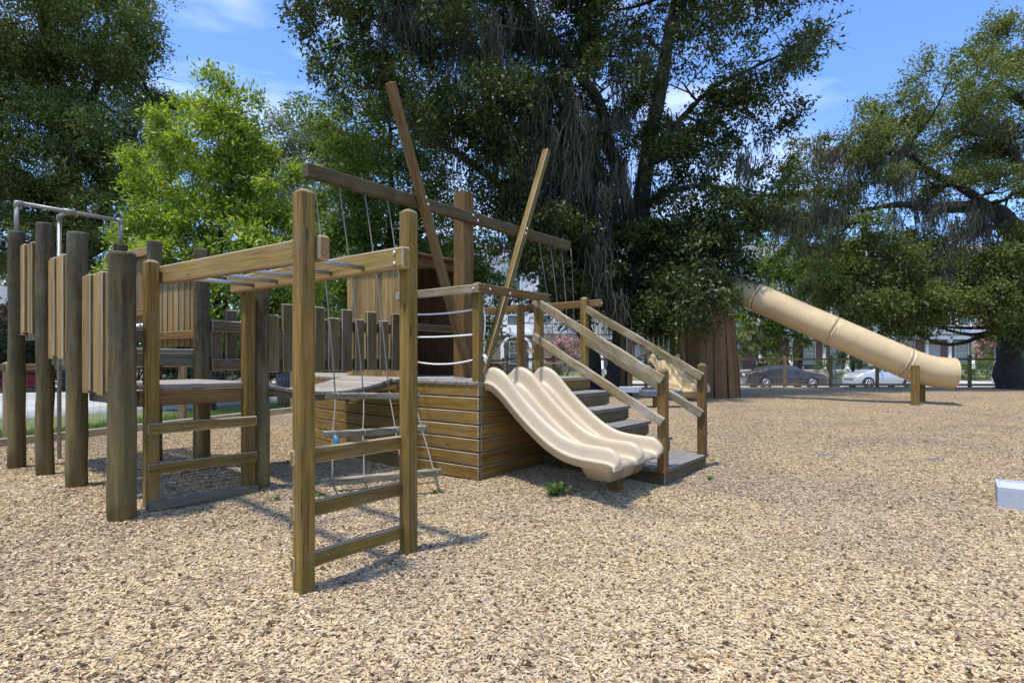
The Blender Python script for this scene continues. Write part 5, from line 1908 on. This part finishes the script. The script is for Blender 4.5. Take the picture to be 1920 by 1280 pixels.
def stump_tower():
    d_ = 18.0
    x0 = (1325 - 960) / 1080 * d_
    zg = float(g(x0, d_))
    t = Thing('stump_tower', 'play tower of flared reddish-brown planks like a giant tree stump below the oak', 'play tower', (x0, d_, zg))
    n = 26
    for i in range(n):
        an = 2 * math.pi * i / n + 0.15
        r0, r1 = 0.94, 0.76
        r0 += 0.05 * math.sin(i * 3.7)
        p0 = (r0 * math.cos(an), r0 * math.sin(an), -0.1)
        p1 = (r1 * math.cos(an), r1 * math.sin(an), 2.9 + 0.1 * math.sin(i * 5.3))
        tg = (-math.sin(an), math.cos(an), 0)
        # tapering plank: 12 triangles
        bm = bmesh.new()
        w0, w1, th = 2 * math.pi * r0 / n * 0.97, 2 * math.pi * r1 / n * 0.98, 0.045
        P0, P1, T, Nn = Vector(p0), Vector(p1), Vector(tg), Vector((math.cos(an), math.sin(an), 0.1)).normalized()
        L = (P1 - P0).length
        vs = []
        for xx, w in ((-L / 2, w0), (L / 2, w1)):
            for yy, zz in ((-w / 2, -th / 2), (w / 2, -th / 2), (w / 2, th / 2), (-w / 2, th / 2)):
                vs.append(bm.verts.new((xx, yy, zz)))
        for f in ((0, 1, 2, 3), (7, 6, 5, 4), (0, 4, 5, 1), (1, 5, 6, 2), (2, 6, 7, 3), (3, 7, 4, 0)):
            bm.faces.new([vs[k] for k in f])
        bmesh.ops.recalc_face_normals(bm, faces=bm.faces)
        me = bpy.data.meshes.new('stump_plank'); bm.to_mesh(me); bm.free()
        o = link('stump_plank', me, t.o, 'stump_red')
        o.matrix_local = frame_matrix(P0, P1, Nn)
    board(t, 'floor', (-0.62, 0, 1.9), (0.62, 0, 1.9), 1.2, 0.06, 'deck_grey')
    for i in range(3):
        a = 0.5 + i * 2.1
        board(t, 'roof_board', (-0.75, -0.5 + 0.5 * i, 2.98), (0.75, -0.5 + 0.5 * i, 3.02), 0.48, 0.04, 'cabin_dark')


stump_tower()


def play_deck():
    d_ = 17.6
    x0 = (1222 - 960) / 1080 * d_
    zg = float(g(x0, d_))
    t = Thing('play_platform', 'dark timber play platform with pale upright balusters left of the stump tower', 'play platform', (x0, d_, zg))
    hw, hd = 0.78, 0.55
    for sx in (-1, 1):
        for sy in (-1, 1):
            post(t, 'post', (sx * hw, sy * hd, -0.1), (sx * hw, sy * hd, 2.0 if sx < 0 else 2.1), 0.13, 0.13, 'yard_dark', 0.02)
    for i in range(8):
        y_ = -hd + (i + .5) * 2 * hd / 8
        board(t, 'deck_plank', (-hw, y_, 0.98), (hw, y_, 0.98), 2 * hd / 8 - 0.008, 0.04, 'deck_grey')
    for z in (0.90, 1.05, 1.92):
        board(t, 'rail', (-hw, hd, z), (hw, hd, z), 0.05, 0.10, 'yard_dark')
    for i in range(9):
        x_ = -hw + 0.12 + i * (2 * hw - 0.24) / 8
        board(t, 'baluster', (x_, hd - 0.06, 1.0), (x_, hd - 0.06, 1.9), 0.035, 0.035, 'bench_white', up=(0, 1, 0))
    board(t, 'brace', (-hw + 0.05, -hd + 0.03, 1.15), (0.3, -hd + 0.03, 1.6), 0.04, 0.05, 'yard_dark')
    board(t, 'step', (-hw - 0.35, -hd - 0.25, 0.30), (-hw + 0.25, -hd - 0.25, 0.30), 0.35, 0.16, 'bench_white')


play_deck()
x0, d_ = (1219 - 960) / 1080 * 17.0, 17.0
zo = 0.0
double_slide('far tan twin slide with three ridges beside the stump tower', (x0, d_, zo), R(19), 'slide_tan', 0.1).scale = (1, 1, 1.2)


def bench(name, label, x0, y0, rot, L, D, zt, mat, legs):
    zg = float(g(x0, y0))
    t = Thing(name, label, 'bench', (x0, y0, zg), rot)
    z = zt - zg
    n = 3
    w = D / n
    for i in range(n):
        board(t, 'seat_plank', (0.022, (i + .5) * w + 0.022, z - 0.02), (L - 0.022, (i + .5) * w + 0.022, z - 0.02), w - 0.006, 0.036, mat, bev=0.004)
    h = 0.135
    board(t, 'apron', (0, 0.01, z - h / 2), (L, 0.01, z - h / 2), 0.022, h, mat, bev=0.003)
    board(t, 'apron', (0, D + 0.035, z - h / 2), (L, D + 0.035, z - h / 2), 0.022, h, mat, bev=0.003)
    board(t, 'end_apron', (0.011, 0.021, z - h / 2), (0.011, D + 0.024, z - h / 2), 0.022, h, mat, bev=0.003)
    board(t, 'end_apron', (L - 0.011, 0.021, z - h / 2), (L - 0.011, D + 0.024, z - h / 2), 0.022, h, mat, bev=0.003)
    for lx in legs:
        board(t, 'leg', (lx, D / 2, -0.1), (lx, D / 2, z - 0.04), 0.14, 0.14, 'timber_brown' if mat != 'bench_white' else mat, up=(0, 1, 0))


x0, d_ = (1870 - 960) / 1080 * 4.93, 4.93
zg = float(g(x0, d_))
t = Thing('painted_box', 'pale grey painted plank box lying on the mulch at the right edge', 'box', (x0, d_, zg), R(-37.9))
bh, bL, bD = 0.19, 1.6, 0.42
for i in range(3):
    board(t, 'top_plank', (0.024, 0.024 + (i + .5) * (bD - 0.048) / 3, bh - 0.024), (bL - 0.024, 0.024 + (i + .5) * (bD - 0.048) / 3, bh - 0.024), (bD - 0.048) / 3 - 0.005, 0.03, 'bench_white', bev=0.004)
for y_ in (0.011, bD - 0.011):
    board(t, 'side_board', (0, y_, bh / 2 - 0.03), (bL, y_, bh / 2 - 0.03), 0.022, bh + 0.06, 'bench_white', bev=0.003)
for x_ in (0.011, bL - 0.011):
    board(t, 'end_board', (x_, 0.0225, bh / 2 - 0.03), (x_, bD - 0.0225, bh / 2 - 0.03), 0.022, bh + 0.057, 'bench_white', bev=0.003)
x0, d_ = (1208 - 960) / 1080 * 14.0, 14.0
bench('grey_bench', 'grey painted bench seen under the stair handrail', x0, d_, R(4), 0.95, 0.4, 0.56, 'bench_grey', (0.36,))


# ================================================================== FENCES, BORDER, BIN
def wire(t, p0, p1, z0, z1, sx, sz, r=0.0016, mat='galv'):
    p0, p1 = np.array(p0, float), np.array(p1, float)
    L = np.linalg.norm(p1 - p0)
    dd = (p1 - p0) / L
    nn = np.array([-dd[1], dd[0]])
    vs, fs = [], []
    def strip(a, b, zA, zB, wv):
        k = len(vs)
        A, B = p0 + dd * a, p0 + dd * b
        zg0, zg1 = float(g(*A)), float(g(*B))
        if wv:
            vs.extend([(*(A - dd * r), zg0 + zA), (*(A + dd * r), zg0 + zA), (*(A + dd * r), zg0 + zB), (*(A - dd * r), zg0 + zB)])
        else:
            vs.extend([(*A, zg0 + zA - r), (*B, zg1 + zA - r), (*B, zg1 + zA + r), (*A, zg0 + zA + r)])
        fs.append((k, k + 1, k + 2, k + 3))
    for s in np.arange(0, L, sx):
        strip(s, s, z0, z1, True)
    for z in np.arange(z0, z1, sz):
        for s in np.arange(0, L, 2.0):
            strip(s, min(L, s + 2.0), z, z, False)
    me = np_mesh('wire_mesh', np.array(vs) - np.array([t.o.location.x, t.o.location.y, t.o.location.z]), fs)
    return link('wire_mesh', me, t.o, mat)


def fence(label, p0, p1, step, ht, rail_z, mesh=True, wsx=0.1, wr=0.0016, low=False):
    p0, p1 = np.array(p0, float), np.array(p1, float)
    L = np.linalg.norm(p1 - p0)
    m = (p0 + p1) / 2
    t = Thing('post_fence', label, 'fence', (m[0], m[1], 0), group='yard fences')
    n = int(round(L / step))
    off = Vector((m[0], m[1], 0))
    last = None
    dd = (p1 - p0) / L
    for i in range(n + 1):
        q = p0 + (p1 - p0) * i / n
        zg = float(g(*q))
        post(t, 'fence_post', Vector((q[0], q[1], zg - 0.15)) - off, Vector((q[0], q[1], zg + ht + 0.03 * math.sin(i * 2.7))) - off, 0.11, 0.11, 'fence_wood', 0.015)
        if last is not None:
            a, b = last + dd * 0.058, q - dd * 0.058
            board(t, 'fence_rail', Vector((a[0], a[1], float(g(*a)) + rail_z)) - off, Vector((b[0], b[1], float(g(*b)) + rail_z)) - off, 0.04, 0.09, 'fence_wood')
            if low:
                board(t, 'fence_rail', Vector((a[0], a[1], float(g(*a)) + 0.10)) - off, Vector((b[0], b[1], float(g(*b)) + 0.10)) - off, 0.04, 0.09, 'fence_wood')
        last = q
    if mesh:
        wire(t, p0, p1, 0.05, rail_z, wsx, 0.1, wr)


fence('low post and rail fence with wire along the back of the yard', (-0.2, 24.2), (27.0, 24.2), 1.95, 1.33, 1.18, True, 0.12, 0.0008, True)
fence('golden post and rail fence with wire mesh along the left yard edge', (-9.6, 3.6), (-0.35, 22.6), 2.6, 1.22, 1.12, True, 0.10, 0.0016)
# timber edging of the mulch
for i, (y0, y1) in enumerate(((3.0, 6.2), (6.22, 9.4), (9.42, 12.6), (12.62, 15.8), (15.82, 19.0), (19.02, 22.6))):
    q0, q1 = np.array([edge_x(y0) + 0.12, y0]), np.array([edge_x(y1) + 0.12, y1])
    m = (q0 + q1) / 2
    L = np.linalg.norm(q1 - q0)
    me = box_mesh(L, 0.10, 0.16, 0.008, 'border_wood')
    o = link('edging_timber', me)
    o.matrix_world = frame_matrix((*q0, float(g(*q0)) + 0.04), (*q1, float(g(*q1)) + 0.04), (0, 0, 1))
    lab = ['nearest', 'second', 'third', 'fourth', 'fifth', 'farthest'][i]
    tag(o, f'pale edging timber along the left of the mulch, {lab} from the camera', 'edging timber', 'mulch edging timbers')

x_, d_ = (541 - 960) / 1080 * 14.6, 14.6
zg = float(g(x_, d_))
t = Thing('trash_barrel', 'dark plastic trash barrel in brown sleeve beyond the fence, half hidden by the ladder post', 'trash barrel', (x_, d_, zg - 0.08))
link('sleeve', tube_mesh([(0, 0, 0), (0, 0, 0.5), (0, 0, 0.52)], [0.25, 0.28, 0.26], 20), t.o, 'cabin_dark')
link('barrel', tube_mesh([(0, 0, 0.50), (0, 0, 0.55), (0, 0, 0.6), (0, 0, 0.65), (0, 0, 0.85), (0, 0, 0.9)], [0.27, 0.29, 0.275, 0.29, 0.30, 0.26], 20), t.o, 'black_plastic')
x_, d_ = (1567 - 960) / 1080 * 25.4, 25.4
zg = float(g(x_, d_))
t = Thing('fire_hydrant', 'tan fire hydrant behind the back fence beside the silver car', 'fire hydrant', (x_, d_, zg))
link('barrel', tube_mesh([(0, 0, -0.1), (0, 0, 0.05), (0, 0, 0.06), (0, 0, 0.45), (0, 0, 0.46), (0, 0, 0.5)], [0.16, 0.16, 0.1, 0.1, 0.14, 0.14], 16), t.o, 'hydrant')
link('bonnet', tube_mesh([(0, 0, 0.5), (0, 0, 0.56), (0, 0, 0.62), (0, 0, 0.65), (0, 0, 0.70)], [0.13, 0.12, 0.07, 0.03, 0.03], 16), t.o, 'hydrant')
for v in ((1, 0, 0), (-1, 0, 0), (0, -1, 0)):
    v = Vector(v)
    link('nozzle', tube_mesh([v * 0.08 + Vector((0, 0, .38)), v * 0.17 + Vector((0, 0, .38)), v * 0.19 + Vector((0, 0, .38))], [0.05, 0.06, 0.04], 10), t.o, 'hydrant')


# two scraps of ground cloth showing through the mulch
def patch(label, px, py, d_, w, h, seed):
    rg_ = np.random.default_rng(seed)
    x_ = (px - 960) / 1080 * d_
    n = 26
    vs, fs = [], []
    rr = 1 + 0.25 * np.sin(np.arange(n) * 0.9 + seed) + rg_.normal(0, 0.12, n)
    for s, z in ((1.0, 0.0), (0.85, 0.012), (0.45, 0.017), (0.0, 0.018)):
        for i in range(n):
            an = 2 * math.pi * i / n
            xx, yy = math.cos(an) * rr[i] * w * s, math.sin(an) * rr[i] * h * s
            vs.append((xx, yy, float(g(x_ + xx, d_ + yy)) - float(g(x_, d_)) + z + (rg_.normal(0, 0.005) if s < 1 else -0.01)))
    for k in range(3):
        for i in range(n):
            j = (i + 1) % n
            fs.append((k * n + i, k * n + j, (k + 1) * n + j, (k + 1) * n + i))
    me = np_mesh('ground_cloth', vs, fs, True)
    o = link('ground_cloth', me, None, 'cloth_grey')
    o.location = (x_, d_, float(g(x_, d_)))
    tag(o, label, 'ground cloth', 'scraps of ground cloth')


patch('small grey scrap of ground cloth in the mulch right of the stairs', 1548, 850, 7.3, 0.13, 0.09, 1)
patch('thin grey scrap of ground cloth farther right in the mulch', 1748, 865, 6.95, 0.13, 0.06, 2)


# ================================================================== CARS
def car(label, xc, yc, zg, nose, paintm, kind):
    """profile stations along x, nose towards +x before turning"""
    t = Thing('parked_car', label, 'car', (xc, yc, zg), 0 if nose > 0 else math.pi, 'parked cars')
    if kind == 'sedan':
        top = [(-2.42, .72), (-2.38, .93), (-2.1, 1.02), (-1.75, 1.06), (-1.35, 1.25), (-0.9, 1.41), (-0.3, 1.47), (0.2, 1.45), (0.6, 1.33), (1.05, 1.08), (1.3, 1.0), (1.9, .90), (2.25, .80), (2.40, .66), (2.44, .5)]
        belt = lambda x: 0.93 + 0.03 * (-x) * 0.5
        gh = (-1.75, 1.12)
        wx = (-1.42, 1.40)
        hw = 0.90
        wr = 0.33
    elif kind == 'hatch':
        top = [(-1.98, .7), (-1.96, 1.0), (-1.88, 1.15), (-1.7, 1.36), (-1.3, 1.47), (-0.6, 1.52), (0.0, 1.49), (0.45, 1.38), (0.95, 1.10), (1.2, 1.0), (1.6, .88), (1.85, .74), (1.98, .6), (2.02, .45)]
        belt = lambda x: 0.95 - 0.03 * x
        gh = (-1.85, 1.0)
        wx = (-1.28, 1.25)
        hw = 0.86
        wr = 0.31
    else:
        top = [(-2.32, .8), (-2.30, 1.1), (-2.24, 1.2), (-2.08, 1.6), (-1.8, 1.74), (-0.8, 1.78), (0.1, 1.74), (0.55, 1.6), (1.0, 1.2), (1.2, 1.12), (1.9, 1.03), (2.2, .92), (2.34, .72), (2.36, .5)]
        belt = lambda x: 1.10
        gh = (-2.2, 1.05)
        wx = (-1.38, 1.38)
        hw = 0.93
        wr = 0.37
    tx = np.array([p[0] for p in top])
    tz = np.array([p[1] for p in top])
    X = np.unique(np.concatenate([np.linspace(tx[0], tx[-1], 60), tx]))
    Zt = np.interp(X, tx, tz)
    for _ in range(3):
        Zt[1:-1] = (Zt[:-2] + 2 * Zt[1:-1] + Zt[2:]) / 4
    zb = 0.24

    def section(x, z_top):
        e = min(x - tx[0], tx[-1] - x)
        pl = 1 - 0.16 * math.exp(-e / 0.28)           # plan rounding at the ends
        w = hw * pl
        bl_ = min(belt(x), z_top)
        gw = np.clip((z_top - bl_) / 0.5, 0, 1)
        wt = w * (0.93 - 0.20 * gw)
        up = z_top if z_top < bl_ + 0.02 else z_top
        return [(0, zb), (w * 0.88, zb), (w * 0.96, zb + 0.10), (w, 0.50), (w * 0.985, 0.5 + (bl_ - 0.5) * 0.6), (w * 0.945, bl_), (wt + (w * 0.945 - wt) * 0.35, bl_ + (up - bl_) * 0.68),
                (wt * 0.93, bl_ + (up - bl_) * 0.93), (wt * 0.6, up), (0, up + 0.012)]
    vs, fs = [], []
    for x_, z_ in zip(X, Zt):
        s = section(x_, z_)
        ring = s + [(-a, b) for a, b in s[-2:0:-1]]
        vs += [(x_, a, b) for a, b in ring]
    m = 18
    n = len(X)
    for i in range(n - 1):
        for k in range(m):
            fs.append((i * m + k, i * m + (k + 1) % m, (i + 1) * m + (k + 1) % m, (i + 1) * m + k))
    me = bpy.data.meshes.new('body')
    me.from_pydata(vs, [], fs + [tuple(range(m))[::-1], tuple(range((n - 1) * m, n * m))])
    me.polygons.foreach_set('use_smooth', [True] * len(me.polygons))
    link('body', me, t.o, paintm)

    def glass(name, x0, x1, k0, k1, f0, f1, side, parent):
        """pane laid 4 mm over the body between section points k0 and k1"""
        v, f = [], []
        xx = np.linspace(x0, x1, 14)
        for x_ in xx:
            z_ = float(np.interp(x_, X, Zt))
            s = section(x_, z_)
            pts = np.array(s[k0:k1 + 1])
            kk = np.linspace(f0, len(pts) - 1 - f1, 5)
            for q in kk:
                a = np.interp(q, np.arange(len(pts)), pts[:, 0])
                b = np.interp(q, np.arange(len(pts)), pts[:, 1])
                v.append((x_, side * (a + 0.006), b + 0.003))
        for i in range(13):
            for j in range(4):
                f.append((i * 5 + j, i * 5 + j + 1, (i + 1) * 5 + j + 1, (i + 1) * 5 + j))
        return link(name, np_mesh(name, v, f, True), parent, 'glass_dark')
    for sd_ in (-1, 1):
        g0, g1 = gh[0] + 0.42, gh[1] - 0.42
        mid = (g0 + g1) / 2
        glass('side_window', g0, mid - 0.04, 5, 7, 0.12, 0.15, sd_, t.o)
        glass('side_window', mid + 0.04, g1, 5, 7, 0.12, 0.15, sd_, t.o)
        for x_ in (tx[0] + 0.10,):
            link('tail_light', box_mesh(0.12, 0.3, 0.12, 0.02, 'lamp_red'), t.o).location = (x_ + (0.02 if kind != 'sedan' else 0.06), sd_ * hw * 0.70, 0.86 if kind != 'suv' else 1.0)
        link('head_light', box_mesh(0.22, 0.28, 0.11, 0.03, 'lamp_clear'), t.o).location = (tx[-1] - 0.22, sd_ * hw * 0.68, 0.70 if kind != 'suv' else 0.82)
        link('mirror', box_mesh(0.12, 0.16, 0.12, 0.03, paintm), t.o).location = (gh[1] - 0.55, sd_ * (hw + 0.06), belt(0) + 0.06)
        for x_ in (mid - 0.2, gh[1] - 1.35 - 0.9):
            link('door_handle', box_mesh(0.16, 0.02, 0.025, 0.006, paintm), t.o).location = (x_, sd_ * (hw * 0.985 + 0.004), 0.80)
        for w_ in wx:
            arch = link('wheel_arch', tube_mesh([(0, -0.012, 0), (0, 0.012, 0)], wr + 0.055, 28), t.o, 'tyre')
            arch.location = (w_, sd_ * (hw - 0.008), wr)
            wh = bpy.data.objects.new('wheel', None)
            wl = link('wheel', tube_mesh([(0, -0.11, 0), (0, -0.10, 0), (0, 0.10, 0), (0, 0.11, 0)], [wr - .03, wr, wr, wr - .03], 28), t.o, 'tyre')
            wl.location = (w_, sd_ * (hw - 0.075), wr)
            rim = link('rim', tube_mesh([(0, sd_ * 0.111, 0), (0, sd_ * 0.118, 0)], [wr * 0.16, wr * 0.12], 14), wl, 'rim')
            sp = []
            for q in range(7):
                an = 2 * math.pi * q / 7
                sp.append(tube_mesh([(0, sd_ * 0.112, 0), (math.cos(an) * wr * 0.66, sd_ * 0.112, math.sin(an) * wr * 0.66)], 0.022, 5))
            sp.append(tube_mesh([(wr * 0.66 * math.cos(2 * math.pi * q / 24), sd_ * 0.112, wr * 0.66 * math.sin(2 * math.pi * q / 24)) for q in range(25)], 0.018, 5))
            link('spokes', merge_meshes('spokes', sp), wl, 'rim')
    # windscreen and rear window
    for x0, x1 in ((gh[1] - 0.52, gh[1] - 0.08), (gh[0] + 0.08, gh[0] + 0.42)):
        v, f = [], []
        for x_ in np.linspace(x0, x1, 6):
            z_ = float(np.interp(x_, X, Zt))
            s = section(x_, z_)
            for q in np.linspace(-1, 1, 9):
                a = s[7][0] * q
                b = np.interp(abs(a), [0, s[8][0], s[7][0]], [s[9][1], s[8][1], s[7][1]])
                v.append((x_, a, b + 0.006))
        for i in range(5):
            for j in range(8):
                f.append((i * 9 + j, i * 9 + j + 1, (i + 1) * 9 + j + 1, (i + 1) * 9 + j))
        link('windscreen', np_mesh('windscreen', v, f, True), t.o, 'glass_dark')
    link('grille', box_mesh(0.05, 1.0, 0.16, 0.02, 'black_plastic'), t.o).location = (tx[-1] - 0.035, 0, 0.47)
    link('number_plate', box_mesh(0.02, 0.4, 0.14, 0.004, 'plate'), t.o).location = (tx[0] - 0.004, 0, 0.82)


zs = float(g(10, 36.5)) - 0.03
car('dark brown sedan parked behind the back fence right of the stump tower', P(1467, 0, 36.0)[0], 36.0, zs, 1, 'car_brown', 'sedan')
car('silver hatchback parked behind the tube slide, nose to the left', P(1650, 0, 36.6)[0], 36.6, zs, -1, 'car_silver', 'hatch')
car('white sport utility vehicle parked at the far right behind the oak trunk', P(1877, 0, 36.2)[0] + 2.35, 36.2, zs, 1, 'car_white', 'suv')


# ================================================================== HOUSES
def window(t, x_, z_, w, h, y_, mull=2, blind=False, arch=False):
    fr = bpy.data.objects.new('window', None)
    parts = []
    fw = 0.10
    bm = bmesh.new()
    def bxx(x0, x1, z0, z1, y0, y1):
        m = bmesh.ops.create_cube(bm, size=1)
        bmesh.ops.scale(bm, vec=(x1 - x0, y1 - y0, z1 - z0), verts=m['verts'])
        bmesh.ops.translate(bm, vec=((x0 + x1) / 2, (y0 + y1) / 2, (z0 + z1) / 2), verts=m['verts'])
    bxx(-w / 2 - fw, -w / 2, 0, h, -0.09, 0.02)
    bxx(w / 2, w / 2 + fw, 0, h, -0.09, 0.02)
    bxx(-w / 2 - fw - .03, w / 2 + fw + .03, h, h + 0.14, -0.11, 0.02)
    bxx(-w / 2 - fw - .04, w / 2 + fw + .04, -0.1, 0, -0.14, 0.02)
    bxx(-w / 2, w / 2, h / 2 - 0.03, h / 2 + 0.03, -0.06, 0.02)
    for i in range(1, mull + 1):
        xx = -w / 2 + w * i / (mull + 1)
        bxx(xx - 0.014, xx + 0.014, h / 2 + 0.03, h, -0.045, 0.0)
    for i in (1, 2):
        zz = h / 2 + h / 2 * i / 3
        bxx(-w / 2, w / 2, zz - 0.014, zz + 0.014, -0.043, 0.0)
    me = bpy.data.meshes.new('window'); bm.to_mesh(me); bm.free()
    f = link('window', me, t.o, 'trim_white')
    f.location = (x_, y_, z_)
    p = link('pane', box_mesh(w, 0.02, h, 0, 'blind' if blind else 'pane'), f)
    p.location = (0, -0.012, h / 2)
    bpy.data.objects.remove(fr)


def house(i, x0, x1, label, mat, mat2, storeys=3, ncol=3, y0=49.5, gable=False, arch=False):
    xc = (x0 + x1) / 2
    w = x1 - x0
    zg = float(g(xc, y0)) - 0.08
    t = Thing('townhouse', label, 'house', (xc, y0, zg), 0, 'row of townhouses')
    sh = 3.05
    H = sh * storeys + 0.3
    def bx(name, xa, xb, ya, yb, za, zb, m, bev=0.0):
        o = link(name, box_mesh(xb - xa, yb - ya, zb - za, bev, m), t.o)
        o.location = ((xa + xb) / 2, (ya + yb) / 2, (za + zb) / 2)
        return o
    hw = w / 2
    bx('ground_floor_wall', -hw, hw, 0, 10, -0.5, sh + 0.25, mat)
    bx('upper_wall', -hw, hw, 0.005, 10, sh + 0.25, H, mat2)
    bx('cornice', -hw - 0.1, hw + 0.1, -0.35, 0.2, H - 0.02, H + 0.28, 'trim_white')
    # roof
    bm = bmesh.new()
    ov = 0.4
    rh = 2.6
    vv = [bm.verts.new(p) for p in ((-hw - .15, -ov, H + .28), (hw + .15, -ov, H + .28), (hw + .15, 10 + ov, H + .28), (-hw - .15, 10 + ov, H + .28), (-hw - .15, 5, H + rh), (hw + .15, 5, H + rh))]
    for f in ((0, 1, 5, 4), (2, 3, 4, 5), (0, 4, 3), (1, 2, 5), (0, 3, 2, 1)):
        bm.faces.new([vv[k] for k in f])
    bmesh.ops.recalc_face_normals(bm, faces=bm.faces)
    me = bpy.data.meshes.new('roof'); bm.to_mesh(me); bm.free()
    link('roof', me, t.o, 'roof_grey')
    # windows
    for s in range(storeys):
        zz = 0.75 + s * sh + (0.2 if s else 0)
        xs_ = (-hw * 0.55, hw * 0.05, hw * 0.6) if s else ((-hw * 0.5,) if arch else (-hw * 0.55, hw * 0.55))
        for q in xs_:
            window(t, q, zz, 1.05, 1.75, 0.0, 2, blind=(s == 0 and not arch))
    # porch with columns
    if ncol:
        bx('porch_floor', -hw + 0.1, hw - 0.1, -1.9, -0.02, -0.4, 0.22, 'concrete', 0.02)
        bx('porch_beam', -hw + 0.1, hw - 0.1, -1.95, -1.6, 2.72, 3.08, 'trim_white', 0.02)
        bx('porch_roof', -hw - 0.05, hw + 0.05, -2.15, -0.02, 3.09, 3.2, 'roof_grey', 0.02)
        for k in range(ncol):
            q = -hw + 0.4 + (w - 0.8) * k / (ncol - 1)
            c = link('column', tube_mesh([(0, 0, 0.22), (0, 0, 0.34), (0, 0, 0.36), (0, 0, 2.5), (0, 0, 2.52), (0, 0, 2.72)], [0.19, 0.19, 0.145, 0.125, 0.19, 0.19], 16), t.o, 'trim_white')
            c.location = (q, -1.78, 0)
        dd = bx('door', 0.0 - 0.5, 0.5, -0.06, -0.015, 0.22, 2.35, 'siding_blue', 0.01)
        hb = link('handle', box_mesh(0.05, 0.06, 0.14, 0.01, 'bolt_zinc'), dd)
        hb.location = (0.4, -0.05, 0)
    if arch:
        bm = bmesh.new()
        pts = []
        R0, R1 = 1.05, 1.28
        prev = None
        for k in range(13):
            an = math.pi * k / 12
            c_, s_ = math.cos(an), math.sin(an)
            ring = [bm.verts.new((r_ * c_, yy, 2.15 + r_ * s_ * 0.75)) for r_, yy in ((R0, -1.7), (R1, -1.7), (R1, -1.45), (R0, -1.45))]
            if prev:
                for q in range(4):
                    bm.faces.new((prev[q], prev[(q + 1) % 4], ring[(q + 1) % 4], ring[q]))
            prev = ring
        bmesh.ops.recalc_face_normals(bm, faces=bm.faces)
        me = bpy.data.meshes.new('porch_arch'); bm.to_mesh(me); bm.free()
        o = link('porch_arch', me, t.o, 'trim_white')
        o.location = (-hw * 0.5, 0, 0)
        for s_ in (-1, 1):
            bx('porch_pier', -hw * 0.5 + s_ * 1.165 - 0.14, -hw * 0.5 + s_ * 1.165 + 0.14, -1.72, -1.43, 0, 2.15, 'trim_white', 0.01)
        bx('porch_lintel', -hw * 0.5 - 1.4, -hw * 0.5 + 1.4, -1.74, -0.02, 3.1, 3.35, 'trim_white', 0.01)


house(0, -9.5, -1.9, 'white-sided townhouse end seen just left of the corner rail post', 'siding_white', 'siding_white', 3, 0)
house(1, -1.85, 7.0, 'brick townhouse with white arched porch window seen through the ship rail', 'brick', 'siding_white', 3, 0, arch=True)
house(2, 7.05, 15.0, 'brick and white townhouse hidden behind the oak and stump tower', 'brick', 'siding_tan', 3, 4)
house(3, 15.05, 23.5, 'brick townhouse behind the dark sedan', 'brick', 'siding_white', 3, 4)
house(4, 23.55, 32.0, 'brick townhouse with white porch columns behind the silver hatchback', 'brick', 'siding_blue', 3, 5)
house(5, 32.05, 40.5, 'brick townhouse with white porch columns right of the tube slide mouth', 'brick', 'siding_white', 3, 5)
house(6, 40.55, 49.0, 'brick townhouse at the far right behind the oak trunk', 'brick', 'siding_tan', 3, 5)

# red shed at the far left
x_, d_ = P(-30, 0, 30)[0], 30.0
zg = float(g(x_, d_))
t = Thing('red_shed', 'red plank shed glimpsed at the left edge behind the first log', 'shed', (x_, d_, zg))
for i in range(14):
    board(t, 'wall_plank', (-1.7 + i * 0.25, -1.5, -0.2), (-1.7 + i * 0.25, -1.5, 4.4), 0.235, 0.03, 'red_paint', up=(0, 1, 0))
for s_ in (-1, 1):
    board(t, 'side_wall', (s_ * 1.78, -1.45, 2.1), (s_ * 1.78, 1.5, 2.1), 0.05, 4.6, 'red_paint')
    board(t, 'roof_panel', (s_ * 1.05, -1.7, 5.0), (s_ * 1.05, 1.7, 5.0), 2.5, 0.06, 'roof_grey', up=(s_ * 0.5, 0, 0.87))
board(t, 'back_wall', (-1.75, 1.5, 2.1), (1.75, 1.5, 2.1), 0.05, 4.6, 'red_paint')
